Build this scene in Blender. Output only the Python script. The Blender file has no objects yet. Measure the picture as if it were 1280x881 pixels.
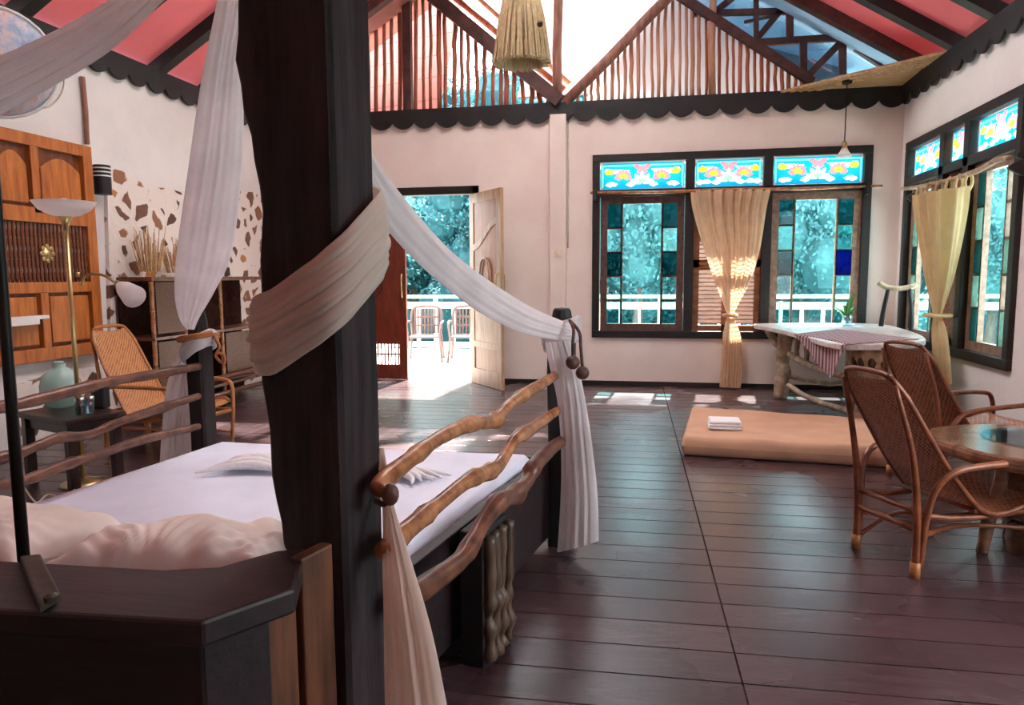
import bpy, math, random
from mathutils import Vector, Matrix
random.seed(7)
R = math.radians
scene = bpy.context.scene
COL = scene.collection
# ------------------------------------------------------------------ camera
F = 900.0
RV = Vector((0.98275559, 0.18480986, -0.00606404))
UV = Vector((-0.0136542, 0.10523542, 0.99435359))
FV = Vector((-0.1844045, 0.97712375, -0.10594413))
CP = Vector((0, 0, 1.4))
cd = bpy.data.cameras.new('camera'); cam = bpy.data.objects.new('camera', cd); COL.objects.link(cam)
m3 = Matrix((RV, UV, -FV)).transposed()
cam.matrix_world = Matrix.Translation(CP) @ m3.to_4x4()
cd.sensor_width = 36; cd.lens = F / 1280 * 36; cd.clip_start = 0.02; cd.clip_end = 400
scene.camera = cam
def ray(x, y): return FV + RV * ((x - 640) / F) - UV * ((y - 440.5) / F)
def on(x, y, ax, v):                      # point of a world plane seen at a photo pixel
    d = ray(x, y); i = 'xyz'.index(ax); return CP + d * ((v - CP[i]) / d[i])
def dp(x, y, d): return CP + ray(x, y) * d
# ------------------------------------------------------------------ world, sun, exposure
w = bpy.data.worlds.new('sky'); scene.world = w; w.use_nodes = True
bg = w.node_tree.nodes['Background']; bg.inputs[0].default_value = (0.86, 0.95, 1, 1); bg.inputs[1].default_value = 5.0
sl = bpy.data.lights.new('sun', 'SUN'); sun = bpy.data.objects.new('sun', sl); COL.objects.link(sun)
sl.energy = 22; sl.angle = R(1.2); sl.color = (1, .95, .86)
sun.rotation_euler = Vector((-0.05, -0.64, -0.77)).to_track_quat('-Z', 'Y').to_euler()
scene.view_settings.view_transform = 'Standard'; scene.view_settings.look = 'None'
scene.view_settings.exposure = 0.86; scene.view_settings.gamma = 1; scene.view_settings.use_curve_mapping = False
# ------------------------------------------------------------------ materials
def lin(c):
    return tuple((v / 255 / 12.92 if v <= 10 else ((v / 255 + .055) / 1.055) ** 2.4) for v in c) + (1,)
class N:
    def __init__(s, name):
        s.m = bpy.data.materials.new(name); s.m.use_nodes = True; s.t = s.m.node_tree; s.p = s.t.nodes['Principled BSDF']; s.out = s.t.nodes['Material Output']
    def n(s, k, **kw):
        o = s.t.nodes.new(k)
        for a, b in kw.items():
            if a[0] == 'i' and a[1:].isdigit(): o.inputs[int(a[1:])].default_value = b
            else: setattr(o, a, b)
        return o
    def l(s, a, b): s.t.links.new(a, b)
    def coord(s, scale=(1, 1, 1), rot=(0, 0, 0), kind='Object'):
        c = s.n('ShaderNodeTexCoord'); mp = s.n('ShaderNodeMapping'); mp.inputs['Scale'].default_value = scale; mp.inputs['Rotation'].default_value = rot
        s.l(c.outputs[kind], mp.inputs[0]); return mp.outputs[0]
    def noise(s, vec, scale, detail=4, rough=.55):
        o = s.n('ShaderNodeTexNoise'); o.inputs['Scale'].default_value = scale; o.inputs['Detail'].default_value = detail; o.inputs['Roughness'].default_value = rough
        s.l(vec, o.inputs['Vector']); return o.outputs['Fac']
    def ramp(s, fac, stops):
        o = s.n('ShaderNodeValToRGB'); e = o.color_ramp.elements
        while len(e) < len(stops): e.new(.5)
        for q, (p, c) in zip(e, stops): q.position = p; q.color = c if len(c) == 4 else c + (1,)
        s.l(fac, o.inputs[0]); return o.outputs[0]
    def bump(s, h, strength=.3, dist=.01):
        b = s.n('ShaderNodeBump'); b.inputs['Strength'].default_value = strength; b.inputs['Distance'].default_value = dist
        s.l(h, b.inputs['Height']); s.l(b.outputs[0], s.p.inputs['Normal'])
    def mix(s, fac, a, b, mode='MIX'):
        o = s.n('ShaderNodeMix', data_type='RGBA', blend_type=mode)
        for sock, v in ((o.inputs[0], fac), (o.inputs[6], a), (o.inputs[7], b)):
            if hasattr(v, 'is_linked'): s.l(v, sock)
            else: sock.default_value = v
        return o.outputs[2]
def wood(name, dark, light, rough=.5, stretch=(12, 12, 1.2), scale=3, bump=.35, spec=.5):
    a = N(name); v = a.coord(stretch); f = a.noise(v, scale, 6, .65)
    a.l(a.ramp(f, [(.3, lin(dark)), (.7, lin(light))]), a.p.inputs['Base Color'])
    a.p.inputs['Roughness'].default_value = rough; a.p.inputs['Specular IOR Level'].default_value = spec
    a.bump(f, bump, .006); return a.m
def plain(name, c, rough=.6, metal=0, var=.12, scale=8, bump=.1, spec=.5):
    a = N(name); v = a.coord(); f = a.noise(v, scale, 5)
    c0 = lin(c); c1 = tuple(x * (1 - var * 2) for x in c0[:3]) + (1,)
    a.l(a.ramp(f, [(.35, c1), (.65, c0)]), a.p.inputs['Base Color'])
    a.p.inputs['Roughness'].default_value = rough; a.p.inputs['Metallic'].default_value = metal; a.p.inputs['Specular IOR Level'].default_value = spec
    if bump: a.bump(f, bump, .005)
    return a.m
def cloth(name, c, trans=.35, rough=.9, wscale=6, bump=.3):
    a = N(name); v = a.coord(); f = a.noise(v, wscale, 5); c0 = lin(c)
    col = a.ramp(f, [(.3, tuple(x * .86 for x in c0[:3]) + (1,)), (.7, c0)])
    a.l(col, a.p.inputs['Base Color']); a.p.inputs['Roughness'].default_value = rough; a.p.inputs['Specular IOR Level'].default_value = .15
    a.bump(f, bump, .004)
    if trans:
        t = a.n('ShaderNodeBsdfTranslucent'); a.l(col, t.inputs[0]); mx = a.n('ShaderNodeMixShader'); mx.inputs[0].default_value = trans
        a.l(a.p.outputs[0], mx.inputs[1]); a.l(t.outputs[0], mx.inputs[2]); a.l(mx.outputs[0], a.out.inputs[0])
    return a.m
def sheet_glass(name, c, mixt=.75, noise=False, rough=.1):      # translucent coloured sheet
    a = N(name); c0 = lin(c); t = a.n('ShaderNodeBsdfTranslucent'); t.inputs[0].default_value = c0
    if noise:
        v = a.coord((1, 1, 1)); f = a.noise(v, 1.6, 4); a.l(a.ramp(f, [(.35, tuple(x * .7 for x in c0[:3]) + (1,)), (.6, c0)]), t.inputs[0])
    a.p.inputs['Base Color'].default_value = c0; a.p.inputs['Roughness'].default_value = rough
    mx = a.n('ShaderNodeMixShader'); mx.inputs[0].default_value = mixt; a.l(a.p.outputs[0], mx.inputs[1]); a.l(t.outputs[0], mx.inputs[2]); a.l(mx.outputs[0], a.out.inputs[0])
    return a.m
def clear_glass(name, c, refl=.08):
    a = N(name); t = a.n('ShaderNodeBsdfTransparent'); t.inputs[0].default_value = lin(c); g = a.n('ShaderNodeBsdfGlossy'); g.inputs['Roughness'].default_value = .03
    mx = a.n('ShaderNodeMixShader'); mx.inputs[0].default_value = refl; a.l(t.outputs[0], mx.inputs[1]); a.l(g.outputs[0], mx.inputs[2]); a.l(mx.outputs[0], a.out.inputs[0])
    return a.m
MT = {}
MT['post'] = wood('dark_post_wood', (7, 4, 5), (60, 48, 50), .75, (9, 9, .8), 3, .7, .3)
MT['bed'] = wood('bed_dark_wood', (12, 6, 7), (44, 23, 26), .5, (1.2, 9, 9), 3, .3)
MT['bedside'] = wood('bed_plank_wood', (50, 28, 16), (120, 72, 44), .5, (9, 9, 1), 3, .3)
MT['carved'] = wood('carved_wood', (40, 28, 20), (104, 78, 58), .5, (9, 9, 1.2), 3, .4)
MT['branch'] = wood('polished_branch', (112, 62, 34), (196, 136, 92), .22, (5, 5, 5), 2.5, .15)
MT['branch_dark'] = wood('dark_branch', (52, 26, 18), (134, 84, 62), .3, (5, 5, 5), 2.5, .2)
MT['black'] = wood('black_wood', (8, 7, 8), (30, 26, 28), .6, (6, 6, 6), 3, .2)
MT['frame'] = wood('black_window_wood', (8, 6, 6), (34, 26, 24), .5, (6, 6, 6), 3, .2)
MT['brown'] = wood('brown_sash_wood', (60, 36, 30), (112, 76, 66), .5, (6, 6, 6), 3, .2)
MT['sash_pale'] = wood('weathered_sash_wood', (110, 82, 66), (168, 138, 118), .5, (6, 6, 6), 3, .2)
MT['shutter'] = wood('shutter_wood', (104, 60, 36), (158, 102, 66), .5, (2, 6, 6), 3, .2)
MT['teak'] = wood('orange_teak', (150, 76, 26), (208, 124, 54), .4, (8, 8, 1), 3, .2)
MT['teak_dark'] = wood('dark_teak', (84, 38, 16), (140, 74, 34), .45, (8, 8, 1), 3, .2)
MT['door_red'] = wood('red_brown_door', (84, 30, 18), (134, 58, 38), .35, (6, 6, 1), 3, .2)
MT['door_pale'] = wood('pale_oak_door', (158, 122, 92), (206, 172, 138), .4, (6, 6, 1), 3, .2)
MT['door_panel'] = wood('orange_door_panel', (150, 92, 52), (190, 130, 84), .4, (6, 6, 1), 3, .2)
MT['truss'] = wood('truss_wood', (52, 26, 24), (96, 56, 50), .6, (3, 3, 3), 3, .3)
MT['pole'] = wood('pole_wood', (120, 74, 60), (176, 124, 104), .6, (6, 6, 1), 3, .3)
MT['stick'] = wood('stick_wood', (136, 62, 40), (192, 112, 80), .6, (6, 6, 1), 3, .3)
MT['batten'] = wood('batten_wood', (168, 112, 84), (206, 156, 128), .6, (6, 6, 1), 3, .3)
MT['bamboo'] = wood('bamboo_mat', (150, 112, 70), (228, 190, 140), .5, (2, 14, 6), 3, .3)
MT['rattan'] = wood('rattan_cane', (84, 40, 22), (150, 84, 52), .32, (5, 5, 5), 2.5, .15)
MT['rattan_light'] = wood('light_rattan_cane', (140, 82, 40), (196, 130, 74), .35, (5, 5, 5), 2.5, .15)
MT['drift'] = wood('driftwood', (120, 96, 74), (206, 182, 154), .6, (4, 4, 4), 3, .6)
MT['slab'] = wood('polished_slab', (62, 38, 28), (142, 100, 76), .15, (2, 5, 5), 2, .15)
MT['dark_table'] = wood('dark_low_table_wood', (24, 14, 12), (56, 36, 30), .3, (5, 5, 5), 3, .2)
MT['rackback'] = wood('dark_rack_wood', (30, 14, 10), (58, 30, 22), .9, (5, 5, 5), 3, .2, .1)
MT['white'] = plain('white_paint', (236, 234, 230), .5, var=.05)
MT['mint'] = plain('mint_paint', (150, 232, 196), .4, var=.05)
MT['sheet'] = cloth('white_bed_sheet', (228, 232, 248), 0, .8, 3, .15)
MT['pillow'] = cloth('cream_pillow_cotton', (244, 230, 222), .1, .8, 5, .5)
MT['drape'] = cloth('sheer_white_drape', (244, 238, 238), .5, .9, 5, .1)
MT['drape_tan'] = cloth('cream_drape', (242, 224, 212), .5, .9, 5, .1)
MT['curtain'] = cloth('golden_curtain', (243, 210, 174), .38, .9, 9, .2)
MT['curtain_y'] = cloth('yellow_curtain', (232, 206, 158), .4, .9, 9, .2)
MT['mattress_tan'] = cloth('tan_mattress_cover', (202, 158, 130), 0, .85, 5, .6)
MT['towel'] = cloth('white_towel', (238, 236, 238), 0, .95, 60, .5)
MT['rope'] = plain('jute_rope', (176, 112, 66), .9, bump=.8, scale=60)
MT['knob'] = wood('coconut_wood', (44, 24, 20), (96, 58, 46), .5, (5, 5, 5), 5, .5)
MT['brass'] = plain('aged_brass', (196, 172, 120), .28, .9, .05)
MT['lampglass'] = sheet_glass('frosted_lamp_glass', (244, 238, 236), .5, rough=.3)
MT['straw'] = plain('straw_fibre', (226, 200, 156), .9, scale=30, bump=.4)
MT['iron'] = plain('dark_iron', (34, 26, 24), .5, .5)
MT['bracket'] = plain('weathered_bracket', (74, 62, 52), .6, .4, .3, 20)
MT['plastic'] = plain('taupe_plastic', (92, 74, 72), .4, var=.05)
MT['switch'] = plain('cream_plastic', (232, 214, 186), .4, var=.03)
MT['blackplastic'] = plain('black_ceramic', (18, 20, 28), .4)
MT['jug'] = sheet_glass('teal_frosted_glass', (190, 218, 212), .45, rough=.12)
MT['leaf'] = plain('plant_leaf', (70, 140, 60), .5)
MT['cable'] = plain('pale_cable', (206, 190, 170), .5)
MT['mirror'] = plain('tray_steel', (150, 150, 150), .2, .9)
MT['glasstop'] = clear_glass('clear_table_glass', (214, 232, 238), .22)
MT['pane'] = clear_glass('clear_pane', (236, 250, 252), .015)
MT['pane_teal'] = clear_glass('dark_teal_pane', (90, 150, 156), .015)
MT['pane_blue'] = clear_glass('blue_pane', (30, 84, 190), .015)
MT['pane_light'] = clear_glass('pale_teal_pane', (176, 228, 230), .015)
MT['gablesheet'] = sheet_glass('white_roof_sheet', (250, 246, 246), .85)
MT['gablesheet2'] = sheet_glass('dull_white_sheet', (238, 234, 236), .42, rough=.5)
MT['valleysheet'] = cloth('milky_roof_sheet', (158, 154, 156), .1)
MT['bluenoise'] = sheet_glass('blue_grey_roof_sheet', (172, 192, 206), .24, True, .5)
MT['pinksheet'] = cloth('pink_roof_sheet', (176, 118, 110), .1)
MT['bluesheet'] = clear_glass('blue_grey_roof_pane', (190, 214, 226), .1)
MT['sg_blue'] = sheet_glass('stained_blue', (20, 170, 214), .5)
MT['sg_cyan'] = sheet_glass('stained_cyan', (120, 226, 240), .5)
MT['sg_pink'] = sheet_glass('stained_pink', (248, 140, 156), .5)
MT['sg_white'] = sheet_glass('stained_white', (240, 246, 240), .5)
MT['sg_yellow'] = sheet_glass('stained_yellow', (246, 190, 60), .5)
MT['sg_green'] = sheet_glass('stained_green', (150, 222, 170), .5)
def m_plaster(name, c, c2):
    a = N(name); v = a.coord(); f = a.noise(v, 1.1, 6, .6); g = a.noise(v, 22, 4)
    a.l(a.ramp(f, [(.3, lin(c2)), (.62, lin(c))]), a.p.inputs['Base Color']); a.p.inputs['Roughness'].default_value = .75; a.p.inputs['Specular IOR Level'].default_value = .25
    a.bump(g, .15, .01); return a.m
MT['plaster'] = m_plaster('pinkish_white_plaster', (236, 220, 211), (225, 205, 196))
MT['plaster_right'] = m_plaster('fill_lightened_plaster', (242, 238, 236), (232, 226, 224))  # white plaster lightened for the right wall in place of more fill light
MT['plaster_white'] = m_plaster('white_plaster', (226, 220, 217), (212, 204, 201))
MT['pink'] = cloth('pink_ceiling_cloth', (240, 138, 146), .09, .8, 1.5, .1)
def m_stone():
    a = N('pebble_wall'); v = a.coord()
    nz = a.n('ShaderNodeTexNoise'); nz.inputs['Scale'].default_value = 6; a.l(v, nz.inputs['Vector'])
    d = a.mix(.09, v, nz.outputs['Color'])
    vo = a.n('ShaderNodeTexVoronoi', feature='DISTANCE_TO_EDGE'); vo.inputs['Scale'].default_value = 5.6; a.l(d, vo.inputs['Vector'])
    vc = a.n('ShaderNodeTexVoronoi'); vc.inputs['Scale'].default_value = 5.6; a.l(d, vc.inputs['Vector'])
    sep = a.n('ShaderNodeSeparateColor'); a.l(vc.outputs['Color'], sep.inputs[0])
    col = a.ramp(sep.outputs[0], [(0, lin((50, 30, 22))), (.45, lin((112, 72, 52))), (.8, lin((150, 100, 66))), (1, lin((196, 128, 60)))])
    mask = a.ramp(vo.outputs['Distance'], [(.19, (0, 0, 0, 1)), (.23, (1, 1, 1, 1))])
    big = a.noise(v, 1.3, 2); keep = a.ramp(big, [(.3, (1, 1, 1, 1)), (.34, (1, 1, 1, 1))])
    a.l(a.mix(mask, lin((226, 214, 206)), col), a.p.inputs['Base Color']); a.p.inputs['Roughness'].default_value = .6
    a.bump(vo.outputs['Distance'], .6, .03); return a.m
MT['stone'] = m_stone()
def m_floor():
    a = N('dark_plank_floor'); v = a.coord(); b = a.n('ShaderNodeTexBrick'); b.offset = 0; b.squash = 1
    for k, x in (('Scale', 1), ('Brick Width', 4.6), ('Row Height', .205), ('Mortar Size', .004), ('Mortar Smooth', .1), ('Bias', 0)): b.inputs[k].default_value = x
    b.inputs['Color1'].default_value = lin((44, 27, 31)); b.inputs['Color2'].default_value = lin((66, 44, 48)); b.inputs['Mortar'].default_value = lin((6, 4, 4))
    mp = a.n('ShaderNodeMapping'); mp.inputs['Location'].default_value = (4.21, 0.02, 0); mp.inputs['Rotation'].default_value = (0, 0, R(-1.2)); a.l(v, mp.inputs[0]); a.l(mp.outputs[0], b.inputs['Vector'])
    g = a.n('ShaderNodeMapping'); g.inputs['Scale'].default_value = (1.6, 9, 1); a.l(v, g.inputs[0]); f = a.noise(g.outputs[0], 2.6, 9, .7)
    wear = a.noise(v, 1.1, 3, .5)
    c2 = a.mix(a.ramp(f, [(.35, (0, 0, 0, 1)), (.8, (.5, .5, .5, 1))]), b.outputs['Color'], lin((104, 80, 84)))
    a.l(c2, a.p.inputs['Base Color'])
    r = a.ramp(wear, [(.0, (.12, .12, .12, 1)), (1, (.40, .40, .40, 1))])
    a.l(a.mix(b.outputs['Fac'], r, (1, 1, 1, 1)), a.p.inputs['Roughness']); a.l(a.ramp(b.outputs['Fac'], [(0, (.8, .8, .8, 1)), (1, (0, 0, 0, 1))]), a.p.inputs['Specular IOR Level'])
    ad = a.n('ShaderNodeMath', operation='MULTIPLY_ADD'); a.l(b.outputs['Fac'], ad.inputs[0]); ad.inputs[1].default_value = -3; a.l(f, ad.inputs[2])
    a.bump(ad.outputs[0], .3, .006); return a.m
MT['floor'] = m_floor()
def m_wicker(name, c1, c2, holes=.0, scale=62):
    a = N(name); v = a.coord((1, 1.9, 1), kind='UV'); ck = a.n('ShaderNodeTexChecker'); ck.inputs['Scale'].default_value = scale; a.l(v, ck.inputs[0])
    wv = a.noise(v, 9, 3)
    ck.inputs[1].default_value = lin(c1); ck.inputs[2].default_value = lin(c2)
    a.l(a.mix(a.ramp(wv, [(.4, (0, 0, 0, 1)), (.6, (.5, .5, .5, 1))]), ck.outputs[0], lin(c2)), a.p.inputs['Base Color']); a.p.inputs['Roughness'].default_value = .4
    a.bump(ck.outputs[1], .6, .004)
    if holes:
        mp = a.n('ShaderNodeMapping'); mp.inputs['Scale'].default_value = (scale, scale, scale); a.l(v, mp.inputs[0])
        sx = a.n('ShaderNodeSeparateXYZ'); a.l(mp.outputs[0], sx.inputs[0]); ms = []
        for k in (0, 1):
            fr = a.n('ShaderNodeMath', operation='FRACT'); a.l(sx.outputs[k], fr.inputs[0]); lt = a.n('ShaderNodeMath', operation='LESS_THAN'); lt.inputs[1].default_value = holes; a.l(fr.outputs[0], lt.inputs[0]); ms.append(lt.outputs[0])
        mu = a.n('ShaderNodeMath', operation='MULTIPLY'); a.l(ms[0], mu.inputs[0]); a.l(ms[1], mu.inputs[1])
        tr = a.n('ShaderNodeBsdfTransparent'); mx = a.n('ShaderNodeMixShader'); a.l(mu.outputs[0], mx.inputs[0]); a.l(a.p.outputs[0], mx.inputs[1]); a.l(tr.outputs[0], mx.inputs[2]); a.l(mx.outputs[0], a.out.inputs[0])
    return a.m
MT['wicker'] = m_wicker('dark_wicker', (92, 46, 30), (196, 132, 96), .5, 26)
MT['wicker_lt'] = m_wicker('golden_wicker', (130, 72, 34), (206, 140, 80), .2, 30)
MT['lattice'] = m_wicker('lattice_cane', (60, 28, 16), (104, 58, 36), .4, 18)
def m_runner():
    a = N('striped_runner_cloth'); v = a.coord((1, 1, 1), (0, 0, R(35))); wv = a.n('ShaderNodeTexWave'); wv.inputs['Scale'].default_value = 7; wv.inputs['Distortion'].default_value = .4; a.l(v, wv.inputs[0])
    a.l(a.ramp(wv.outputs['Fac'], [(.35, lin((96, 60, 62))), (.6, lin((178, 150, 156)))]), a.p.inputs['Base Color']); a.p.inputs['Roughness'].default_value = .9; return a.m
MT['runner'] = m_runner()
MT['drift_top'] = wood('glare_pale_tabletop', (176, 164, 158), (232, 224, 222), .3, (4, 2, 4), 3, .2)  # driftwood made paler, glare on the top put into its colour
def m_disc():
    a = N('floral_parasol_cloth'); v = a.coord(); f = a.noise(v, 7, 6, .7)
    a.l(a.ramp(f, [(.3, lin((96, 120, 170))), (.46, lin((176, 186, 210))), (.56, lin((226, 206, 206))), (.7, lin((186, 140, 140)))]), a.p.inputs['Base Color']); return a.m
MT['parasol'] = m_disc()
def m_foliage(name, c1, c2):
    a = N(name); v = a.coord(); f = a.noise(v, 1.1, 8, .75)
    col = a.ramp(f, [(.3, lin(c1)), (.7, lin(c2))]); a.l(col, a.p.inputs['Base Color']); a.p.inputs['Roughness'].default_value = .7
    t = a.n('ShaderNodeBsdfTranslucent'); a.l(col, t.inputs[0]); mx = a.n('ShaderNodeMixShader'); mx.inputs[0].default_value = .4
    a.l(a.p.outputs[0], mx.inputs[1]); a.l(t.outputs[0], mx.inputs[2]); a.l(mx.outputs[0], a.out.inputs[0]); return a.m
MT['fol1'] = m_foliage('teal_foliage', (20, 68, 80), (74, 140, 146))
MT['fol2'] = m_foliage('light_teal_foliage', (44, 98, 108), (112, 172, 172))
MT['trunk'] = wood('tree_bark', (60, 52, 46), (120, 106, 94), .8)
MT['grass'] = m_foliage('meadow', (90, 150, 150), (176, 214, 206))
MT['veranda'] = plain('pale_veranda_tiles', (238, 226, 214), .5, var=.04)
# ------------------------------------------------------------------ mesh helpers
ORG = {}
class M:
    def __init__(s): s.v = []; s.f = []; s.mi = []; s.uv = {}
    def add(s, vs, fs, mi=0):
        b = len(s.v); s.v += [tuple(x) for x in vs]
        for f in fs: s.f.append(tuple(i + b for i in f)); s.mi.append(mi)
        return s
    def hexa(s, p, mi=0):    # p[0..3] bottom ring, p[4..7] top ring
        return s.add(p, [(3, 2, 1, 0), (4, 5, 6, 7), (0, 1, 5, 4), (1, 2, 6, 5), (2, 3, 7, 6), (3, 0, 4, 7)], mi)
    def box(s, x0, x1, y0, y1, z0, z1, mi=0, mat=None):
        p = [Vector(q) for q in ((x0, y0, z0), (x1, y0, z0), (x1, y1, z0), (x0, y1, z0), (x0, y0, z1), (x1, y0, z1), (x1, y1, z1), (x0, y1, z1))]
        if mat: p = [mat @ q for q in p]
        return s.hexa(p, mi)
    def bar(s, a, b, w, h, up=(0, 0, 1), mi=0):   # rectangular bar from a to b
        a = Vector(a); b = Vector(b); d = (b - a).normalized(); u = Vector(up)
        sd = d.cross(u)
        if sd.length < 1e-4: sd = d.cross(Vector((0, 1, 0)))
        sd.normalize(); u = sd.cross(d); sd = sd * (w / 2); u = u * (h / 2)
        return s.hexa([a - sd - u, a + sd - u, b + sd - u, b - sd - u, a - sd + u, a + sd + u, b + sd + u, b - sd + u], mi)
    def tube(s, pts, r, n=8, mi=0, cap=True, smooth=0):
        pts = [Vector(p) for p in pts]
        rs = list(r) if hasattr(r, '__len__') else [r] * len(pts)
        if smooth:
            P = []; Q = []
            for i in range(len(pts) - 1):
                p0 = pts[max(i - 1, 0)]; p1 = pts[i]; p2 = pts[i + 1]; p3 = pts[min(i + 2, len(pts) - 1)]
                for k in range(smooth):
                    t = k / smooth; P.append(.5 * ((2 * p1) + (p2 - p0) * t + (2 * p0 - 5 * p1 + 4 * p2 - p3) * t * t + (3 * p1 - p0 - 3 * p2 + p3) * t ** 3)); Q.append(rs[i] * (1 - t) + rs[i + 1] * t)
            P.append(pts[-1]); Q.append(rs[-1]); pts = P; rs = Q
        vs = []; nrm = None
        for i, p in enumerate(pts):
            d = (pts[min(i + 1, len(pts) - 1)] - pts[max(i - 1, 0)])
            if d.length < 1e-9: d = Vector((0, 0, 1))
            d.normalize()
            if nrm is None:
                nrm = d.orthogonal().normalized()
            nrm = (nrm - d * nrm.dot(d)).normalized(); bn = d.cross(nrm)
            for k in range(n):
                a = 2 * math.pi * k / n; vs.append(p + (nrm * math.cos(a) + bn * math.sin(a)) * rs[i])
        L = len(pts); fs = [(i * n + k, i * n + (k + 1) % n, (i + 1) * n + (k + 1) % n, (i + 1) * n + k) for i in range(L - 1) for k in range(n)]
        if cap: fs += [tuple(range(n - 1, -1, -1)), tuple((L - 1) * n + k for k in range(n))]
        return s.add(vs, fs, mi)
    def lathe(s, prof, c=(0, 0, 0), n=24, mi=0, mat=None, cap=True):
        vs = []; c = Vector(c)
        for r, z in prof:
            for k in range(n):
                a = 2 * math.pi * k / n; q = Vector((r * math.cos(a), r * math.sin(a), z))
                vs.append((mat @ q if mat else q) + c)
        L = len(prof); fs = [(i * n + k, i * n + (k + 1) % n, (i + 1) * n + (k + 1) % n, (i + 1) * n + k) for i in range(L - 1) for k in range(n)]
        if cap:
            if prof[0][0] > 1e-4: fs.append(tuple(range(n - 1, -1, -1)))
            if prof[-1][0] > 1e-4: fs.append(tuple((L - 1) * n + k for k in range(n)))
        return s.add(vs, fs, mi)
    def prism(s, poly, off, mi=0):
        off = Vector(off); n = len(poly); poly = [Vector(p) for p in poly]
        return s.add(poly + [p + off for p in poly], [tuple(range(n - 1, -1, -1)), tuple(range(n, 2 * n))] + [(i, (i + 1) % n, n + (i + 1) % n, n + i) for i in range(n)], mi)
    def ball(s, c, r, n=12, sc=(1, 1, 1), mi=0, mat=None):
        c = Vector(c); vs = []; m = n // 2
        for i in range(m + 1):
            th = math.pi * i / m
            for k in range(n):
                a = 2 * math.pi * k / n; q = Vector((r * sc[0] * math.sin(th) * math.cos(a), r * sc[1] * math.sin(th) * math.sin(a), -r * sc[2] * math.cos(th)))
                vs.append((mat @ q if mat else q) + c)
        return s.add(vs, [(i * n + k, i * n + (k + 1) % n, (i + 1) * n + (k + 1) % n, (i + 1) * n + k) for i in range(m) for k in range(n)], mi)
    def grid(s, rows, mi=0):      # rows of points
        nr = len(rows); nc = len(rows[0]); b = len(s.v); vs = [p for r in rows for p in r]
        s.add(vs, [(i * nc + j, i * nc + j + 1, (i + 1) * nc + j + 1, (i + 1) * nc + j) for i in range(nr - 1) for j in range(nc - 1)], mi)
        for i in range(nr):
            for j in range(nc): s.uv[b + i * nc + j] = (j / (nc - 1), i / (nr - 1))
        return s
    def build(s, name, mat, parent=None, smooth=False, bevel=0, solid=0, sub=0, label=None):
        o0 = ORG.get(parent, Vector()) if parent else Vector()
        me = bpy.data.meshes.new(name); me.from_pydata([tuple(Vector(v) - o0) for v in s.v], [], s.f); 
        mats = mat if isinstance(mat, (list, tuple)) else [mat]
        for q in mats: me.materials.append(MT[q])
        if len(mats) > 1: me.polygons.foreach_set('material_index', s.mi)
        if s.uv:
            ul = me.uv_layers.new(name='UVMap')
            for lp in me.loops:
                ul.data[lp.index].uv = s.uv.get(lp.vertex_index, (0, 0))
        me.validate(); me.update()
        o = bpy.data.objects.new(name, me); COL.objects.link(o)
        if smooth: me.polygons.foreach_set('use_smooth', [True] * len(me.polygons))
        if solid: md = o.modifiers.new('s', 'SOLIDIFY'); md.thickness = solid; md.offset = 0
        if bevel: md = o.modifiers.new('b', 'BEVEL'); md.width = bevel; md.segments = 2; md.limit_method = 'ANGLE'
        if sub: md = o.modifiers.new('u', 'SUBSURF'); md.levels = sub; md.render_levels = sub
        if parent: o.parent = parent; ORG[o] = o0
        if label: o['label'] = label
        return o
def tag(o, label=None, cat=None, group=None, kind=None):
    for k, v in (('label', label), ('category', cat), ('group', group), ('kind', kind)):
        if v: o[k] = v
    return o
def thing(name, label, cat, loc=(0, 0, 0), rz=0, group=None):
    o = bpy.data.objects.new(name, None); COL.objects.link(o); o.location = loc; o.rotation_euler = (0, 0, rz); o.empty_display_size = .1
    ORG[o] = Vector(loc); return tag(o, label, cat, group)
def struct(m, name, mat, parent=None, **k):
    o = m.build(name, mat, parent, **k)
    if not parent: o['kind'] = 'structure'
    return o
def sroot(name, loc=(0, 0, 0)):
    o = bpy.data.objects.new(name, None); COL.objects.link(o); o.location = loc; ORG[o] = Vector(loc); o['kind'] = 'structure'; return o
def copy_tree(o, parent=None):
    c = o.copy(); COL.objects.link(c); c.parent = parent
    for ch in list(o.children): copy_tree(ch, c)
    return c
def lerp(a, b, t): return a + (b - a) * t
# ------------------------------------------------------------------ room shell
XL, XR, YB, YF = -5.08, 2.885, 9.25, -2.2
ZW, ZT = 3.40, 3.545        # plaster top, valance top
def wall(name, mat, ax, pos, thick, u0, u1, z1, holes):
    m = M(); us = sorted({u0, u1} | {h[0] for h in holes} | {h[1] for h in holes}); zs = sorted({0, z1} | {h[2] for h in holes} | {h[3] for h in holes})
    for a, b in zip(us, us[1:]):
        for c, d in zip(zs, zs[1:]):
            if any(h[0] <= a and b <= h[1] and h[2] <= c and d <= h[3] for h in holes): continue
            if ax == 'y': m.box(a, b, pos, pos + thick, c, d)
            else: m.box(min(pos, pos + thick), max(pos, pos + thick), a, b, c, d)
    return struct(m, name, mat)
struct(M().box(XL - .2, XR + .2, YF - .2, YB + .16, -.12, 0), 'floor', 'floor')
WB = (-.66, 2.52, .64, 2.86); WR = (6.43, 8.98, .64, 2.83); DB = (-4.15, -2.22, 0, 2.5)
wall('wall_back', 'plaster', 'y', YB, .16, XL - .2, XR + .2, ZW, [WB, DB])
wall('wall_right', 'plaster_right', 'x', XR, .16, YF, YB, ZW, [WR, (.6, 3.4, .64, 2.83)])
wall('wall_left', 'plaster_white', 'x', XL, -.16, YF, YB, ZW, [])
wall('wall_front', 'plaster', 'y', YF, -.16, XL - .2, XR + .2, 6, [])
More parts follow.
